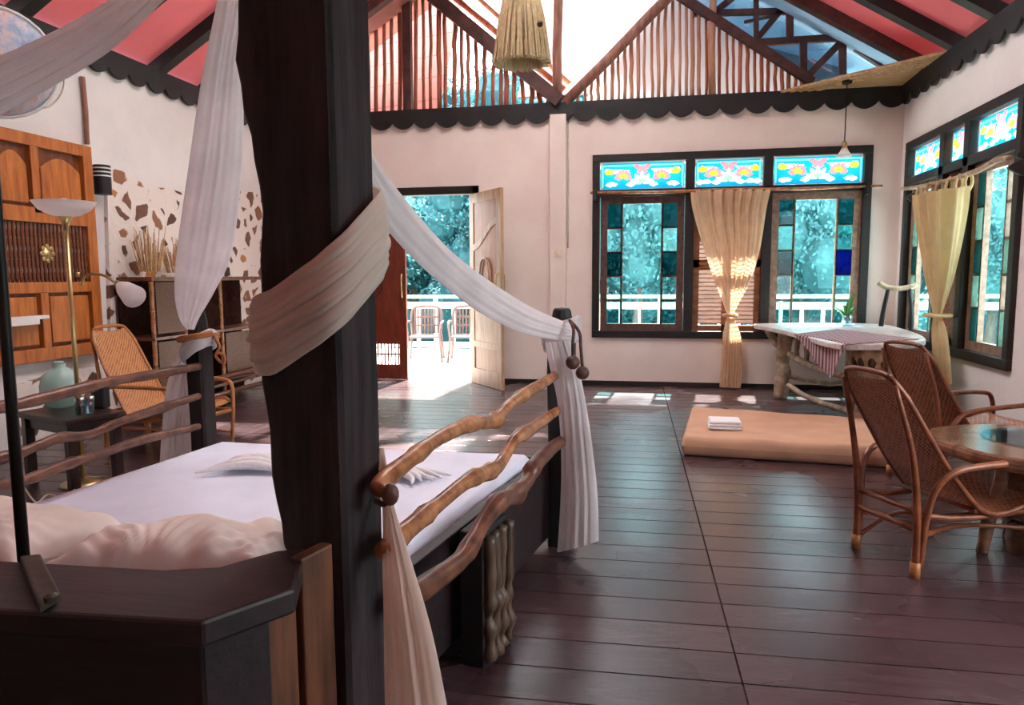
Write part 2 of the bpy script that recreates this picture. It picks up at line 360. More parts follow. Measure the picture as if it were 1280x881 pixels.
struct(M().box(-1.24, -1.03, YB - .07, YB, 0, ZW), 'trim_1', 'plaster', bevel=.01)
# window/door jambs closing the wall behind camera: skirting
struct(M().box(XL, DB[0], YB - .02, YB, 0, .05).box(DB[1], XR, YB - .02, YB, 0, .05), 'baseboard_back', 'black')
# pebble stone cladding, wavy top
def stone_clad():
    m = M(); y0, y1, n = 4.95, YB - .01, 44; rows = []
    for zi in range(9):
        r = []
        for i in range(n + 1):
            y = lerp(y0, y1, i / n)
            top = 2.36 + .05 * math.sin(y * 3.1 + 1) + .03 * math.sin(y * 7.3) + (.1 if y > 7.9 else 0) - (1.75 if y < 6.05 else (.0))
            r.append((XL + .035 + .01 * math.sin(y * 5 + zi), y, top * zi / 8))
        rows.append(r)
    m.grid(rows); back = [[(XL + .001, p[1], p[2]) for p in rows[-1]], [(p[0], p[1], p[2]) for p in rows[-1]]]
    m.grid(back)
    return struct(m, 'trim_2', 'stone')
stone_clad()
# scalloped valances
def valance(name, a, b, nrm, wave=.30):
    a = Vector(a); b = Vector(b); L = (b - a).length; d = (b - a) / L; n = max(1, round(L / wave)); pts = []
    for i in range(n):
        for k in range(8):
            t = (i + k / 8) / n; z = 3.385 - .085 * math.sin(math.pi * k / 8) ** .7
            p = a + d * (L * t); pts.append((p.x, p.y, z))
    pts.append((b.x, b.y, 3.385)); pts += [(b.x, b.y, ZT), (a.x, a.y, ZT)]
    m = M().prism(pts, Vector(nrm) * .03)
    return struct(m, name, 'black')
valance('trim_3', (XL, YB - .03, 0), (XR, YB - .03, 0), (0, -1, 0))
valance('trim_4', (XR - .03, YB - .06, 0), (XR - .03, YF, 0), (-1, 0, 0), .27)
valance('trim_5', (XL + .03, YF, 0), (XL + .03, YB - .06, 0), (1, 0, 0), .27)
struct(M().box(XL - .1, XR + .1, YB, YB + .16, ZW, ZT), 'trim_6', 'black')
# roof: ridge x=-1.1, slope .6
XRG = -1.1; ZR = ZT + (XR - XRG) * .6; YP = 8.66
def slope_pt(s, t, y, dz=0):      # s=+1 right / -1 left, t 0 eave .. 1 ridge
    e = XR + .12 if s > 0 else XL - .12
    return Vector((lerp(e, XRG, t), y, lerp(ZT - .07, ZR, t) + dz))
for s, nm in ((1, 'ceiling_right'), (-1, 'ceiling_left')):
    m = M(); t1 = 1.0
    for (ya, yb, ta, tb) in ((YF - .3, YP, 0, .72), (YF - .3, 3.4, .72, 1), (7.6, YP, .72, 1)):
        a, b, c, d = slope_pt(s, ta, ya, .1), slope_pt(s, ta, yb, .1), slope_pt(s, tb, yb, .1), slope_pt(s, tb, ya, .1)
        up = Vector((0, 0, .05)); m.hexa([a, b, c, d, a + up, b + up, c + up, d + up])
    o = struct(m, 'ceiling' if s > 0 else 'ceiling', 'pink')
    # unseen ridge skylight sheets, added to let daylight into the room
    m = M(); a, b, c, d = slope_pt(s, .72, 3.4, .12), slope_pt(s, .72, 7.6, .12), slope_pt(s, 1, 7.6, .12), slope_pt(s, 1, 3.4, .12); up = Vector((0, 0, .02))
    struct(m.hexa([a, b, c, d, a + up, b + up, c + up, d + up]), 'added_skylight_right' if s > 0 else 'added_skylight_left', 'gablesheet')
    m = M(); a, b, c, d = slope_pt(s, 0, YP + .03, .12), slope_pt(s, 0, 10.9 if s > 0 else 9.7, .12), slope_pt(s, 1, 10.9 if s > 0 else 9.7, .12), slope_pt(s, 1, YP + .03, .12)
    struct(m.hexa([a, b, c, d, a + up, b + up, c + up, d + up]), 'trim_14' if s > 0 else 'trim_15', 'bluenoise' if s > 0 else 'pinksheet')
ys = [YP - .04, 7.85, 7.0, 6.15, 5.3, 4.45, 3.6, 2.75, 1.9, 1.05, .2, -.7, -1.6]
for s in (1, -1):
    for i, y in enumerate(ys):
        a = slope_pt(s, 0, y, .04); b = slope_pt(s, 1, y, .04)
        o = M().bar(a, b, .13, .13).build('rafter', 'truss' if i == 0 else 'black')
        side = 'right' if s > 0 else 'left'
        ordn = ['', 'first', 'second', 'third', 'fourth', 'fifth', 'sixth', 'seventh', 'eighth', 'ninth', 'tenth', 'eleventh', 'twelfth'][i]
        tag(o, f'{ordn} dark rafter from the back gable under the pink {side} ceiling slope' if i else f'brown edge rafter ending the pink {side} slope of the ceiling by the gable', 'rafter', f'rafters under the {side} ceiling slope' if i else None)
# purlin at eave top on walls
struct(M().box(XR - .02, XR + .1, YF, YP, ZW, ZT), 'trim_9', 'black'); struct(M().box(XL - .1, XL + .02, YF, YP, ZW, ZT), 'trim_10', 'black')
# bamboo mat soffit in the far right corner
matp = [(1.48, YB - .02, ZT - .01), (XR - .0, YB - .02, ZT - .01), (XR - .0, 8.0, ZT + .02)]
so = thing('bamboo_mat', 'flat triangular bamboo mat above the far right corner of the valance', 'mat', (2.3, 9, ZT))
M().prism(matp, (0, 0, .02)).build('mat_panel', 'bamboo', so)
for k in range(5):
    a = Vector(matp[0]).lerp(Vector(matp[1]), k * .07); b = Vector(matp[2]).lerp(Vector(matp[1]), k * .07)
    M().tube([a + Vector((0, 0, .0)), b + Vector((0, 0, .0))], .018, 6).build('bamboo_cane', 'bamboo', so)
# ------------------------------------------------------------------ back gable: poles, sticks, truss
GY = YB + .06
g1 = thing('gable_screen', 'screen of reddish upright sticks filling the left half of the back gable', 'screen', (-2.4, GY, ZT))
g2 = thing('gable_screen', 'screen of pale upright sticks filling the right half of the back gable', 'screen', (.4, GY, ZT))
def vline(px):  # height limit (pixel y of beam) at pixel x
    if px < 545: return -60 - (545 - px) * .0
    if px < 700: return (px - 545) * .81
    if px < 858: return 132 - (px - 706) * 1.012
    return -4 + (px - 845) * .649
px = 461
while px < 690:
    top = vline(px) - (40 if px < 545 else 0); j = random.uniform(-2, 2)
    p0 = on(px, 136, 'y', GY); p0.z = ZT - .02
    pts = []
    for k in range(7):
        q = on(px + j * k / 6 + random.uniform(-1, 1), lerp(130, top, k / 6), 'y', GY); pts.append(q)
    pts[0].z = ZT - .02
    M().tube(pts, random.uniform(.024, .036), 6).build('stick', 'stick', g1, smooth=True); px += random.uniform(8.5, 11)
px = 722
while px < 1004:
    top = vline(px)
    if 125 - top > 4:
        pts = [on(px + random.uniform(-.8, .8), lerp(128, top, k / 5), 'y', GY) for k in range(6)]; pts[0].z = ZT - .02
        M().tube(pts, random.uniform(.016, .026), 6).build('stick', 'batten' if px < 880 else 'stick', g2, smooth=True)
    px += random.uniform(7.5, 9.5)
def memb(name, label, a, b, wd, mat, y=GY, rnd=False, cat='beam', z0=None, group=None):
    A = on(a[0], a[1], 'y', y); B = on(b[0], b[1], 'y', y)
    if z0 is not None: (A if A.z < B.z else B).z = z0
    m = M()
    if rnd: m.tube([A, A.lerp(B, .33) + Vector((.01, 0, 0)), A.lerp(B, .66) - Vector((.01, 0, 0)), B], wd / 2, 10)
    else: m.bar(A, B, wd, wd * .8, (0, 1, 0))
    return tag(m.build(name, mat, smooth=rnd), label, cat, group)
memb('gable_post', 'dark square post among the red sticks of the left gable', (508, -60), (510, 131), .11, 'truss', YB - .02, cat='post', z0=ZT)
memb('gable_post', 'pale round log standing in the valley between the two stick gables', (697, -60), (697, 131), .12, 'pole', YB - .03, True, 'post', z0=ZT)
memb('gable_post', 'round post in the middle of the pale stick screen under its peak', (890, -60), (890, 128), .09, 'batten', YB - .01, cat='post', rnd=True, z0=ZT)
memb('gable_beam', 'dark beam sloping down right over the red sticks to the valley log', (520, -22), (700, 127), .16, 'truss', YB - .05)
memb('gable_beam', 'pale round log sloping up right from the valley log', (706, 128), (870, -38), .13, 'pole', YB - .04, True)
memb('gable_beam', 'brown pole lying just above the dark sloping beam of the left gable', (560, -10), (705, 112), .08, 'stick', YB + .12, True)
memb('gable_beam', 'pale brown pole parallel to and topmost above the left gable beam', (590, -10), (712, 105), .07, 'batten', YB + .3, True)
memb('gable_beam', 'brown beam sloping down right along the edge of the pale stick screen', (845, -8), (1016, 103), .1, 'truss', YB - .03)
tr = thing('roof_truss', 'brown timber truss with uprights and diagonals before blue panes at upper right', 'truss', (1.6, YB, 4))
for n, a, b, wd in (('rail', (866, 17), (990, 14), .07), ('upright', (945, -20), (945, 50), .06), ('upright', (987, 2), (987, 53), .08), ('upright', (1004, 53), (1004, 100), .08), ('upright', (1053, 50), (1053, 94), .08),
                    ('rail', (940, 54), (1052, 47), .08), ('diagonal', (945, 50), (985, 2), .07), ('diagonal', (1006, 99), (1052, 52), .08), ('diagonal', (890, 18), (920, -6), .07), ('rail', (985, 2), (1110, 84), .1), ('rail', (930, 28), (975, 18), .035)):
    A = on(*a, 'y', YB + .1); B = on(*b, 'y', YB + .1); M().bar(A, B, wd, wd * .8, (0, 1, 0)).build(n, 'truss', tr)
# translucent sheets behind
def quad_sheet(name, pts, off, mat): return struct(M().prism(pts, off), name, mat)
P = lambda x, y, Y: on(x, y, 'y', Y)
q = [P(712, 122, YB + .2), P(1004, 122, YB + .2), P(1004, 96, YB + .2), P(870, 4, YB + .2), P(850, -20, YB + .2)]; q[0].z = q[1].z = ZW
quad_sheet('window_3', q, (0, .02, 0), 'gablesheet2')
q = [P(1004, 122, YB + .24), P(1125, 122, YB + .24), P(1125, 70, YB + .24), P(960, -40, YB + .24), P(850, -40, YB + .24), P(870, 4, YB + .24), P(1004, 96, YB + .24)]; q[0].z = q[1].z = ZW
quad_sheet('window_4', q, (0, .02, 0), 'bluesheet')
# outer clear roof with battens over the valley, and pink lattice roof at left
vr = thing('battened_roof_sheet', 'bright white roof sheet with thin ladder battens above the valley log', 'roof', (-.5, 10, 4))
A = Vector((-1.5, YB + .5, 3.95)); nrm = None
def vs(u, v): return Vector((lerp(-1.75, 2.4, u), YB + .5 + 3.4 * v, 3.75 + 2.7 * v))
M().hexa([vs(0, 0), vs(1, 0), vs(1, 1), vs(0, 1)] + [x + Vector((0, 0, .02)) for x in (vs(0, 0), vs(1, 0), vs(1, 1), vs(0, 1))]).build('sheet', 'valleysheet', vr)
def onvr(x, y):
    d = ray(x, y); n = (vs(1, 0) - vs(0, 0)).cross(vs(0, 1) - vs(0, 0)); t = (vs(0, 0) - CP).dot(n) / d.dot(n); return CP + d * t - Vector((0, 0, .03))
for a, b in (((708, 74), (760, -4)), ((718, 103), (812, -4)), ((700, 30), (722, 18)), ((700, 55), (740, 10))):
    M().tube([onvr(*a), onvr(*b)], .022, 6).build('batten', 'truss', vr, smooth=True)
for k in range(11):
    t = k / 10; x = lerp(712, 808, t)
    yy = lerp(92, 2, t); M().tube([onvr(x - 22 + 10 * (1 - t), yy + 2), onvr(x + 26 - 8 * (1 - t), yy - 1)], .016, 6).build('rung', 'truss', vr, smooth=True)
lr = thing('lattice_roof', 'pinkish roof sheet with crossed brown laths seen through the left gable sticks', 'roof', (-3.3, 10.3, 4.5))
def ls(u, v): return Vector((lerp(-5.0, -2.9, u), YB + .7 + 1.6 * v, 3.65 + 2.3 * v))
M().hexa([ls(0, 0), ls(1, 0), ls(1, 1), ls(0, 1)] + [x + Vector((0, 0, .02)) for x in (ls(0, 0), ls(1, 0), ls(1, 1), ls(0, 1))]).build('sheet', 'pinksheet', lr)
for k in range(7):
    M().bar(ls(0, k / 6) - Vector((0, 0, .04)), ls(1, min(k / 6 + .12, 1)) - Vector((0, 0, .04)), .07, .03).build('lath', 'truss', lr)
for k in range(4): M().bar(ls(.1 + k * .28, 0) - Vector((0, 0, .07)), ls(k * .28 + .02, 1) - Vector((0, 0, .07)), .06, .03).build('lath', 'truss', lr)
# unseen detached strip added to limit sun through back window; then the side eave
struct(M().box(XL - .6, XR + 1.3, YB + .85, YB + 1.35, ZW - .02, ZW + .02), 'sun_limit_strip', 'gablesheet')
struct(M().box(XR + .5, XR + 1.2, 3.5, YB + .8, ZW + .02, ZW + .06), 'trim_12', 'gablesheet')
# ------------------------------------------------------------------ windows
def rects_frame(m, u0, u1, z0, z1, t, fn, mi=0):
    fn(m, u0, u1, z0, z0 + t, mi); fn(m, u0, u1, z1 - t, z1, mi); fn(m, u0, u0 + t, z0 + t, z1 - t, mi); fn(m, u1 - t, u1, z0 + t, z1 - t, mi)
def petal(m, c, ang, L, W, mi, fn2, layer):
    pts = []
    for k in range(9):
        t = k / 8; pts.append((t * L, W * math.sin(math.pi * t) ** .8))
    for k in range(7, 0, -1):
        t = k / 8; pts.append((t * L, -W * math.sin(math.pi * t) ** .8))
    ca, sa = math.cos(ang), math.sin(ang)
    fn2(m, [(c[0] + x * ca - y * sa, c[1] + x * sa + y * ca) for x, y in pts], mi, layer)
def lotus_panel(parent, u0, u1, z0, z1, place):
    polys = []; m = None
    def fn2(m, pts, mi, layer): polys.append((layer, pts, mi, min(p[0] for p in pts), max(p[0] for p in pts), min(p[1] for p in pts), max(p[1] for p in pts)))
    b = .025; W = u1 - u0; H = z1 - z0
    for cx, cz in ((u0, z0), (u1 - b, z0), (u0, z1 - b), (u1 - b, z1 - b)): fn2(m, [(cx, cz), (cx + b, cz), (cx + b, cz + b), (cx, cz + b)], 2, 2)
    fn2(m, [(u0 + b, z1 - .02), (u0 + b, z1 - .045), (u1 - b, z1 - .045), (u1 - b, z1 - .02)], 1, 1)
    fn2(m, [(u0 + .01, z0 + b), (u0 + .03, z0 + b), (u0 + .03, z1 - b), (u0 + .01, z1 - b)], 1, 1); fn2(m, [(u1 - .03, z0 + b), (u1 - .01, z0 + b), (u1 - .01, z1 - b), (u1 - .03, z1 - b)], 1, 1)
    # water ribbons
    fn2(m, [(u0 + .06, z1 - .07), (u0 + .35 * W, z1 - .09), (u0 + .3 * W, z1 - .15), (u0 + .06, z1 - .12)], 3, 1)
    fn2(m, [(u1 - .06, z1 - .07), (u1 - .4 * W, z1 - .08), (u1 - .3 * W, z1 - .15), (u1 - .06, z1 - .13)], 3, 1)
    for fx, sg in ((.27, 1), (.73, -1)):
        c = (u0 + fx * W, z0 + .42 * H)
        for k in range(7): petal(m, c, math.pi * (.02 + k * .16), .11, .028, 2, fn2, 2)
        for k in range(4): petal(m, c, math.pi * (.15 + k * .22), .07, .018, 4, fn2, 3)
        petal(m, (c[0] - sg * .1, c[1] - .08), math.pi if sg > 0 else 0, .12, .03, 3, fn2, 2)
    c = (u0 + .5 * W, z0 + .2 * H)
    for k in range(5): petal(m, c, math.pi * (.1 + k * .2), .15, .03, 3, fn2, 2)
    for k in range(3): petal(m, c, math.pi * (.3 + k * .2), .08, .02, 5, fn2, 3)
    for sg in (-1, 1):
        petal(m, (c[0] + sg * .08, c[1] - .01), 0 if sg > 0 else math.pi, .12, .03, 3, fn2, 2)
        petal(m, (u0 + (.5 + sg * .42) * W, z0 + .18 * H), 0 if sg < 0 else math.pi, .13, .03, 3, fn2, 2)
        c2 = (u0 + (.5 + sg * .4) * W, z0 + .55 * H)
        for k in range(3): petal(m, c2, math.pi * (.25 + k * .25), .08, .024, 4, fn2, 3)
        petal(m, (u0 + (.5 + sg * .02) * W, z0 + .75 * H), math.pi * (.5 - sg * .3), .1, .03, 2, fn2, 2)
    for k in range(5): petal(m, (u0 + .5 * W, z0 + .66 * H), math.pi * k / 4, .07, .02, 2, fn2, 3)
    polys.sort(key=lambda p: -p[0]); c = .011; nu = int(W / c); nz = int(H / c); m = M()
    vs = [place(lerp(u0, u1, a / nu), lerp(z0, z1, b / nz)) for b in range(nz + 1) for a in range(nu + 1)]; m.v = vs
    for b in range(nz):
        for a in range(nu):
            x = lerp(u0, u1, (a + .5) / nu); z = lerp(z0, z1, (b + .5) / nz); mi = 0
            for ly, pts, q, xa, xb, za, zb in polys:
                if xa <= x <= xb and za <= z <= zb:
                    ins = False; k = len(pts) - 1
                    for r in range(len(pts)):
                        x1, y1 = pts[r]; x2, y2 = pts[k]
                        if (y1 > z) != (y2 > z) and x < (x2 - x1) * (z - y1) / (y2 - y1) + x1: ins = not ins
                        k = r
                    if ins: mi = q; break
            o = b * (nu + 1) + a; m.f.append((o, o + 1, o + nu + 2, o + nu + 1)); m.mi.append(mi)
    return m.build('stained_glass', ['sg_blue', 'sg_cyan', 'sg_pink', 'sg_white', 'sg_yellow', 'sg_green'], parent, label='blue stained glass panel with pink lotus flowers')
def casement(parent, u0, u1, z0, z1, fn, mat, colours, mid=.44):
    m = M(); t = .085; rects_frame(m, u0, u1, z0, z1, t, fn)
    a, b = u0 + t, u1 - t; W = b - a; c1 = a + W * .21; c2 = b - W * .21
    for c in (c1, c2): fn(m, c - .014, c + .014, z0 + t, z1 - t)
    zh = (z1 - z0 - 2 * t) / 5
    for k in range(1, 5):
        z = z0 + t + zh * k; fn(m, a, c1, z - .012, z + .012); fn(m, c2, b, z - .012, z + .012)
    ca = m.build('casement', mat, parent)
    g = M(); fn(g, c1, c2, z0 + t, z1 - t, depth=.006); g.build('glass_pane', 'pane', ca)
    for k in range(5):
        z = z0 + t + zh * k
        for s, (p, q) in enumerate(((a, c1), (c2, b))):
            g = M(); fn(g, p, q, z, z + zh, depth=.006); g.build('glass_pane', colours[s][k], ca)
    return ca
def louvre(parent, u0, u1, z0, z1, fn, fnp):
    m = M(); rects_frame(m, u0, u1, z0, z1, .07, fn); um = (u0 + u1) / 2; fn(m, um - .05, um + .05, z0, z1); fn(m, u0, u1, (z0 + z1) / 2 - .05, (z0 + z1) / 2 + .05)
    o = m.build('shutter', 'shutter', parent)
    s = M(); n = 30
    for k in range(n):
        z = lerp(z0 + .09, z1 - .1, k / (n - 1))
        fnp(s, u0 + .07, um - .05, z); fnp(s, um + .05, u1 - .07, z)
    s.build('louvre_slats', 'shutter', o)
# back window
def fb(m, u0, u1, z0, z1, mi=0, y=YB + .02, depth=.05): m.box(u0, u1, y, y + depth, z0, z1, mi)
win1 = sroot('window_1', (.93, YB, .64))
m = M(); F1 = lambda m, a, b, c, d, mi=0: m.box(a, b, YB - .045, YB + .1, c, d)
rects_frame(m, -.7, 2.56, .61, 2.89, .09, F1); F1(m, -.62, 2.5, 2.37, 2.46)
for x in (.49, 1.40): F1(m, x - .055, x + .055, .7, 2.8)
m.build('window_frame', 'frame', win1, bevel=.006)
for a, b in ((-.6, .42), (.56, 1.33), (1.47, 2.47)): lotus_panel(win1, a, b, 2.47, 2.79, lambda u, z: (u, YB + .03, z))
casement(win1, -.6, .43, .7, 2.37, fb, 'brown', (['pane_light', 'pane', 'pane_teal', 'pane', 'pane_teal'], ['pane_light', 'pane', 'pane_teal', 'pane', 'pane_teal']))
casement(win1, 1.46, 2.47, .7, 2.37, fb, 'sash_pale', (['pane_light', 'pane', 'pane_teal', 'pane_light', 'pane_teal'], ['pane_light', 'pane', 'pane_blue', 'pane_light', 'pane_teal']))
def slat_b(s, a, b, z): s.hexa([Vector(p) for p in ((a, YB + .02, z), (b, YB + .02, z), (b, YB + .075, z + .058), (a, YB + .075, z + .058), (a, YB + .02, z + .012), (b, YB + .02, z + .012), (b, YB + .075, z + .07), (a, YB + .075, z + .07))])
louvre(win1, .55, 1.35, .7, 2.37, fb, slat_b)
# right window
win2 = sroot('window_2', (XR, 7.7, .64))
def fr(m, u0, u1, z0, z1, mi=0, x=XR + .02, depth=.05): m.box(x, x + depth, u0, u1, z0, z1, mi)
m = M(); F2 = lambda m, a, b, c, d, mi=0: m.box(XR - .045, XR + .1, a, b, c, d)
rects_frame(m, 6.39, 9.02, .61, 2.86, .09, F2); F2(m, 6.45, 8.95, 2.37, 2.46)
for y in (7.97, 7.40): F2(m, y - .06, y + .06, .7, 2.8)
m.build('window_frame', 'frame', win2, bevel=.006)
for a, b in ((6.5, 7.33), (7.47, 7.9), (8.04, 8.92)): lotus_panel(win2, a, b, 2.47, 2.76, lambda u, z: (XR + .03, u, z))
casement(win2, 6.48, 7.34, .7, 2.37, fr, 'sash_pale', (['pane_light', 'pane', 'pane_light', 'pane', 'pane'], ['pane_teal', 'pane_light', 'pane_teal', 'pane_light', 'pane_teal']))
casement(win2, 8.03, 8.93, .7, 2.37, fr, 'sash_pale', (['pane_light', 'pane', 'pane_teal', 'pane', 'pane_teal'], ['pane_teal', 'pane_light', 'pane_teal', 'pane_light', 'pane']))
def slat_r(s, a, b, z): s.hexa([Vector(p) for p in ((XR + .02, a, z), (XR + .02, b, z), (XR + .075, b, z + .058), (XR + .075, a, z + .058), (XR + .02, a, z + .012), (XR + .02, b, z + .012), (XR + .075, b, z + .07), (XR + .075, a, z + .07))])
louvre(win2, 7.46, 7.91, .7, 2.37, fr, slat_r)
# near right window and left opening frames (daylight from the side)
m = M(); rects_frame(m, .6, 3.4, .64, 2.83, .09, F2); struct(m, 'window_5', 'frame')
# ------------------------------------------------------------------ door
def leaf(root, w, h, mat, panel, hand=1, grille=False):
    T = .045; s = .11
    def bx(m, a, b, c, d, y=0, t=T): m.box(a, b, y - t / 2, y + t / 2, c, d)
    m = M(); bx(m, 0, s, 0, h); bx(m, w - s, w, 0, h); bx(m, s, w - s, 0, .2); bx(m, s, w - s, h - .12, h); bx(m, s, w - s, .95, 1.06); bx(m, s, w - s, .48, .56)
    # curved top rail between the two upper panels
    pts = []
    for k in range(13):
        t = k / 12; pts.append((lerp(s, w - s, t), -T / 2, 1.72 + .3 * (t * t * (3 - 2 * t))))
    up = [(x, y, z + .08) for x, y, z in reversed(pts)]
    m.prism(pts + up, (0, T, 0)); m.build('leaf_frame', mat, root)
    M().box(s, w - s, -.012, .012, 1.06, h - .12).build('upper_panel', panel, root)
    M().box(s, w - s, -.014, .014, .56, .95).build('lower_panel', mat, root)
    # raised oval moulding
    ring = [( w * .5 + .13 * math.cos(a), -.03, 1.38 + .24 * math.sin(a)) for a in [2 * math.pi * k / 24 for k in range(25)]]
    M().tube(ring, .012, 6, cap=False).tube([(x, .03, z) for x, y, z in ring], .012, 6, cap=False).build('moulding', mat, root, smooth=True)
    g = M()
    if grille:
        n = 14
        for k in range(n): x = lerp(s + .02, w - s - .02, k / (n - 1)); g.tube([(x, 0, .2), (x, 0, .48)], .011, 6)
        g.tube([(s, 0, .34), (w - s, 0, .34)], .012, 6).build('grille', panel, root)
    else: g.box(s, w - s, -.012, .012, .2, .48).build('bottom_panel', panel, root)
    hx = w - .05
    for yy in (-.06, .06): M().tube([(hx, 0, 1.12), (hx, yy, 1.14), (hx, yy, 1.4), (hx, 0, 1.42)], .011, 8, smooth=3).build('handle', 'brass', root, smooth=True)
dl = sroot('door_1', (-4.1, YB + .06, .005)); ORG[dl] = Vector(); leaf(dl, .9, 2.44, 'door_red', 'door_red', grille=True)
pf = on(627, 487, 'z', 0); hinge = Vector((-2.27, YB + .0, 0)); dv = pf - hinge
dr = sroot('door_2', (hinge.x, hinge.y - .04, .005)); ORG[dr] = Vector(); dr.rotation_euler = (0, 0, math.atan2(dv.y, dv.x)); leaf(dr, .86, 2.44, 'door_pale', 'door_panel')
struct(M().box(-4.2, -4.11, YB - .03, YB + .13, 0, 2.55).box(-2.25, -2.17, YB - .03, YB + .13, 0, 2.55).box(-4.2, -2.17, YB - .03, YB + .13, 2.46, 2.56), 'door_3', 'frame')
# ------------------------------------------------------------------ outside
struct(M().box(XL - 3, XR + 3.2, YB + .16, 13.6, -.14, -.02).box(XR + .16, XR + 3.2, 2, YB + .16, -.14, -.02), 'trim_13', 'veranda')
def railing(label, a, b):
    a = Vector(a); b = Vector(b); L = (b - a).length; d = (b - a) / L
    r = thing('veranda_railing', label, 'railing', a)
    M().bar(a + Vector((0, 0, 1.02)), b + Vector((0, 0, 1.02)), .14, .06).build('handrail', 'mint', r, label='mint green handrail')
    M().bar(a + Vector((0, 0, .86)), b + Vector((0, 0, .86)), .06, .12).bar(a + Vector((0, 0, .12)), b + Vector((0, 0, .12)), .06, .1).build('rail', 'white', r)
    n = int(L / .34); n = min(n, 60)
    for k in range(n + 1):
        p = a + d * (L * k / n); wd = .13 if k % 6 == 0 else .1
        M().bar(p + Vector((0, 0, -.02)), p + Vector((0, 0, .84 if k % 6 else 1.0)), wd, .04, tuple(d)).build('baluster', 'white', r)
railing('white veranda railing with mint handrail beyond the door and back window', (-8, 13.0, 0), (6.0, 13.0, 0))
railing('white railing along the side veranda outside the right window', (6.0, 4.0, 0), (6.0, 12.9, 0))
def plastic_chair():
    t = thing('plastic_chair', '', 'chair'); W = .27
    m = M(); rows = []
    for i in range(7):
        v = i / 6; rows.append([(-.24 + .03 * v, lerp(-W, W, k / 8) * (1 - .06 * v), .41 + .012 * math.cos(k)) for k in range(9)])
    m.box(-.02 - .22, .24, -W + .02, W - .02, .40, .43).build('seat', 'plastic', t, bevel=.02)
    b = M()
    def bp(u, z): return Vector((-.24 - .12 * (z - .42) / .5, u, z))
    for k in range(8):
        u = lerp(-.2, .2, k / 7); b.bar(bp(u, .44), bp(u * 1.02, .86), .03, .014, (1, 0, 0))
    for z in (.58, .72): b.bar(bp(-.22, z), bp(.22, z), .012, .03)
    b.build('backrest', 'plastic', t)
    M().tube([bp(-.24, .42), bp(-.26, .7), bp(-.23, .86), bp(-.1, .9), bp(.1, .9), bp(.23, .86), bp(.26, .7), bp(.24, .42)], .022, 8, smooth=4).build('back_frame', 'plastic', t, smooth=True)
    for s in (-1, 1):
        M().tube([(-.3, s * .27, .64), (-.05, s * .3, .66), (.2, s * .29, .64), (.25, s * .28, .55)], .022, 8, smooth=3).build('armrest', 'plastic', t, smooth=True)
        M().tube([(.25, s * .28, .56), (.24, s * .26, .4), (.29, s * .3, 0)], .02, 8).build('leg', 'plastic', t, smooth=True)
        M().tube([(-.25, s * .25, .42), (-.33, s * .29, 0)], .022, 8).build('leg', 'plastic', t, smooth=True)
    return t
pc = plastic_chair(); qa = on(532, 449, 'z', 0); qb = on(584, 449, 'z', 0); spots = [(tuple(qa), -78, 'taupe slatted plastic chair on the veranda, left one seen through the open door'), (tuple(qb), -80, 'taupe slatted plastic chair on the veranda, partly behind the pale door leaf'),
       ((4.5, 8.2, 0), 200, 'taupe plastic chair outside the right window')]
for i, (l, a, lb) in enumerate(spots):
    o = pc if i == 0 else copy_tree(pc); o.location = (l[0], l[1], -.02); o.rotation_euler = (0, 0, R(a)); o['label'] = lb; o['group'] = 'plastic veranda chairs'
# ground and trees
tag(M().box(-60, 70, 13.6, 75, -1.6, -1.4).box(6.2, 70, -10, 13.6, -1.6, -1.4).build('meadow', 'grass'), kind='structure')
def hill():
    m = M(); rows = []
    for i in range(14):
        y = 24 + i * 4; rows.append([(x, y, -1.5 + max(0, i - 1) * 1.1 + .6 * math.sin(x * .15 + i)) for x in range(-60, 71, 5)])
    o = m.grid(rows).build('hillside', 'fol1'); tag(o, kind='structure')
hill()
def hill_side():
    rows = [[(x, y, -1.5 + max(0, (x - 24) / 4) * 1.1) for y in range(-10, 60, 5)] for x in range(20, 64, 4)]
    tag(M().grid(rows).build('hillside', 'fol1'), kind='structure')
hill_side()
def tree_proto(seed, mat, broad):
    rg = random.Random(seed); m = M(); lumps = []
    for k in range(16):
        a = rg.uniform(0, 6.28); r = rg.uniform(0, 1.7) * broad; z = rg.uniform(2.0, 6.0); lumps.append((Vector((r * math.cos(a), r * math.sin(a), z)), rg.uniform(.8, 1.35)))
    for c, r in lumps:
        m.ball(c, r * .72, 8)
        for k in range(520):
            d = Vector((rg.gauss(0, 1), rg.gauss(0, 1), rg.gauss(0, 1))).normalized(); p = c + d * r * rg.uniform(.75, 1.1)
            a = Vector((rg.gauss(0, 1), rg.gauss(0, 1), rg.gauss(0, 1))).normalized() * rg.uniform(.05, .1); b = d.cross(a).normalized() * rg.uniform(.03, .06)
            m.add([p - a, p + b, p + a, p - b], [(0, 1, 2, 3)])
    root = thing('tree', '', 'tree'); m.build('crown', mat, root)
    M().tube([(0, 0, -.5), (.1, 0, 1.5), (0, .1, 3.5)], [.22, .16, .08], 8).build('trunk', 'trunk', root, smooth=True)
    return root
protos = [tree_proto(1, 'fol1', 1), tree_proto(2, 'fol2', 1.2), tree_proto(3, 'fol1', 1.3)]
kinds = ['dark teal bushy tree on the hillside outside', 'pale teal bushy tree on the hillside outside', 'broad dark teal tree on the hillside outside']
used = [False] * 3; rg = random.Random(5)
tp = []
for row, (y, n, x0, x1) in enumerate(((20, 9, -15, 9), (25, 10, -19, 12), (31, 11, -24, 16), (38, 12, -30, 20), (46, 12, -36, 26))):
    for k in range(n):
        x = lerp(x0, x1, (k + rg.uniform(.1, .9)) / n); yy = y + rg.uniform(-2, 2); zb = -1.6 + max(0, (yy - 26) / 4) * 1.1
        tp.append((x, yy, zb, rg.uniform(.75, 1.15) * (1 + row * .14)))
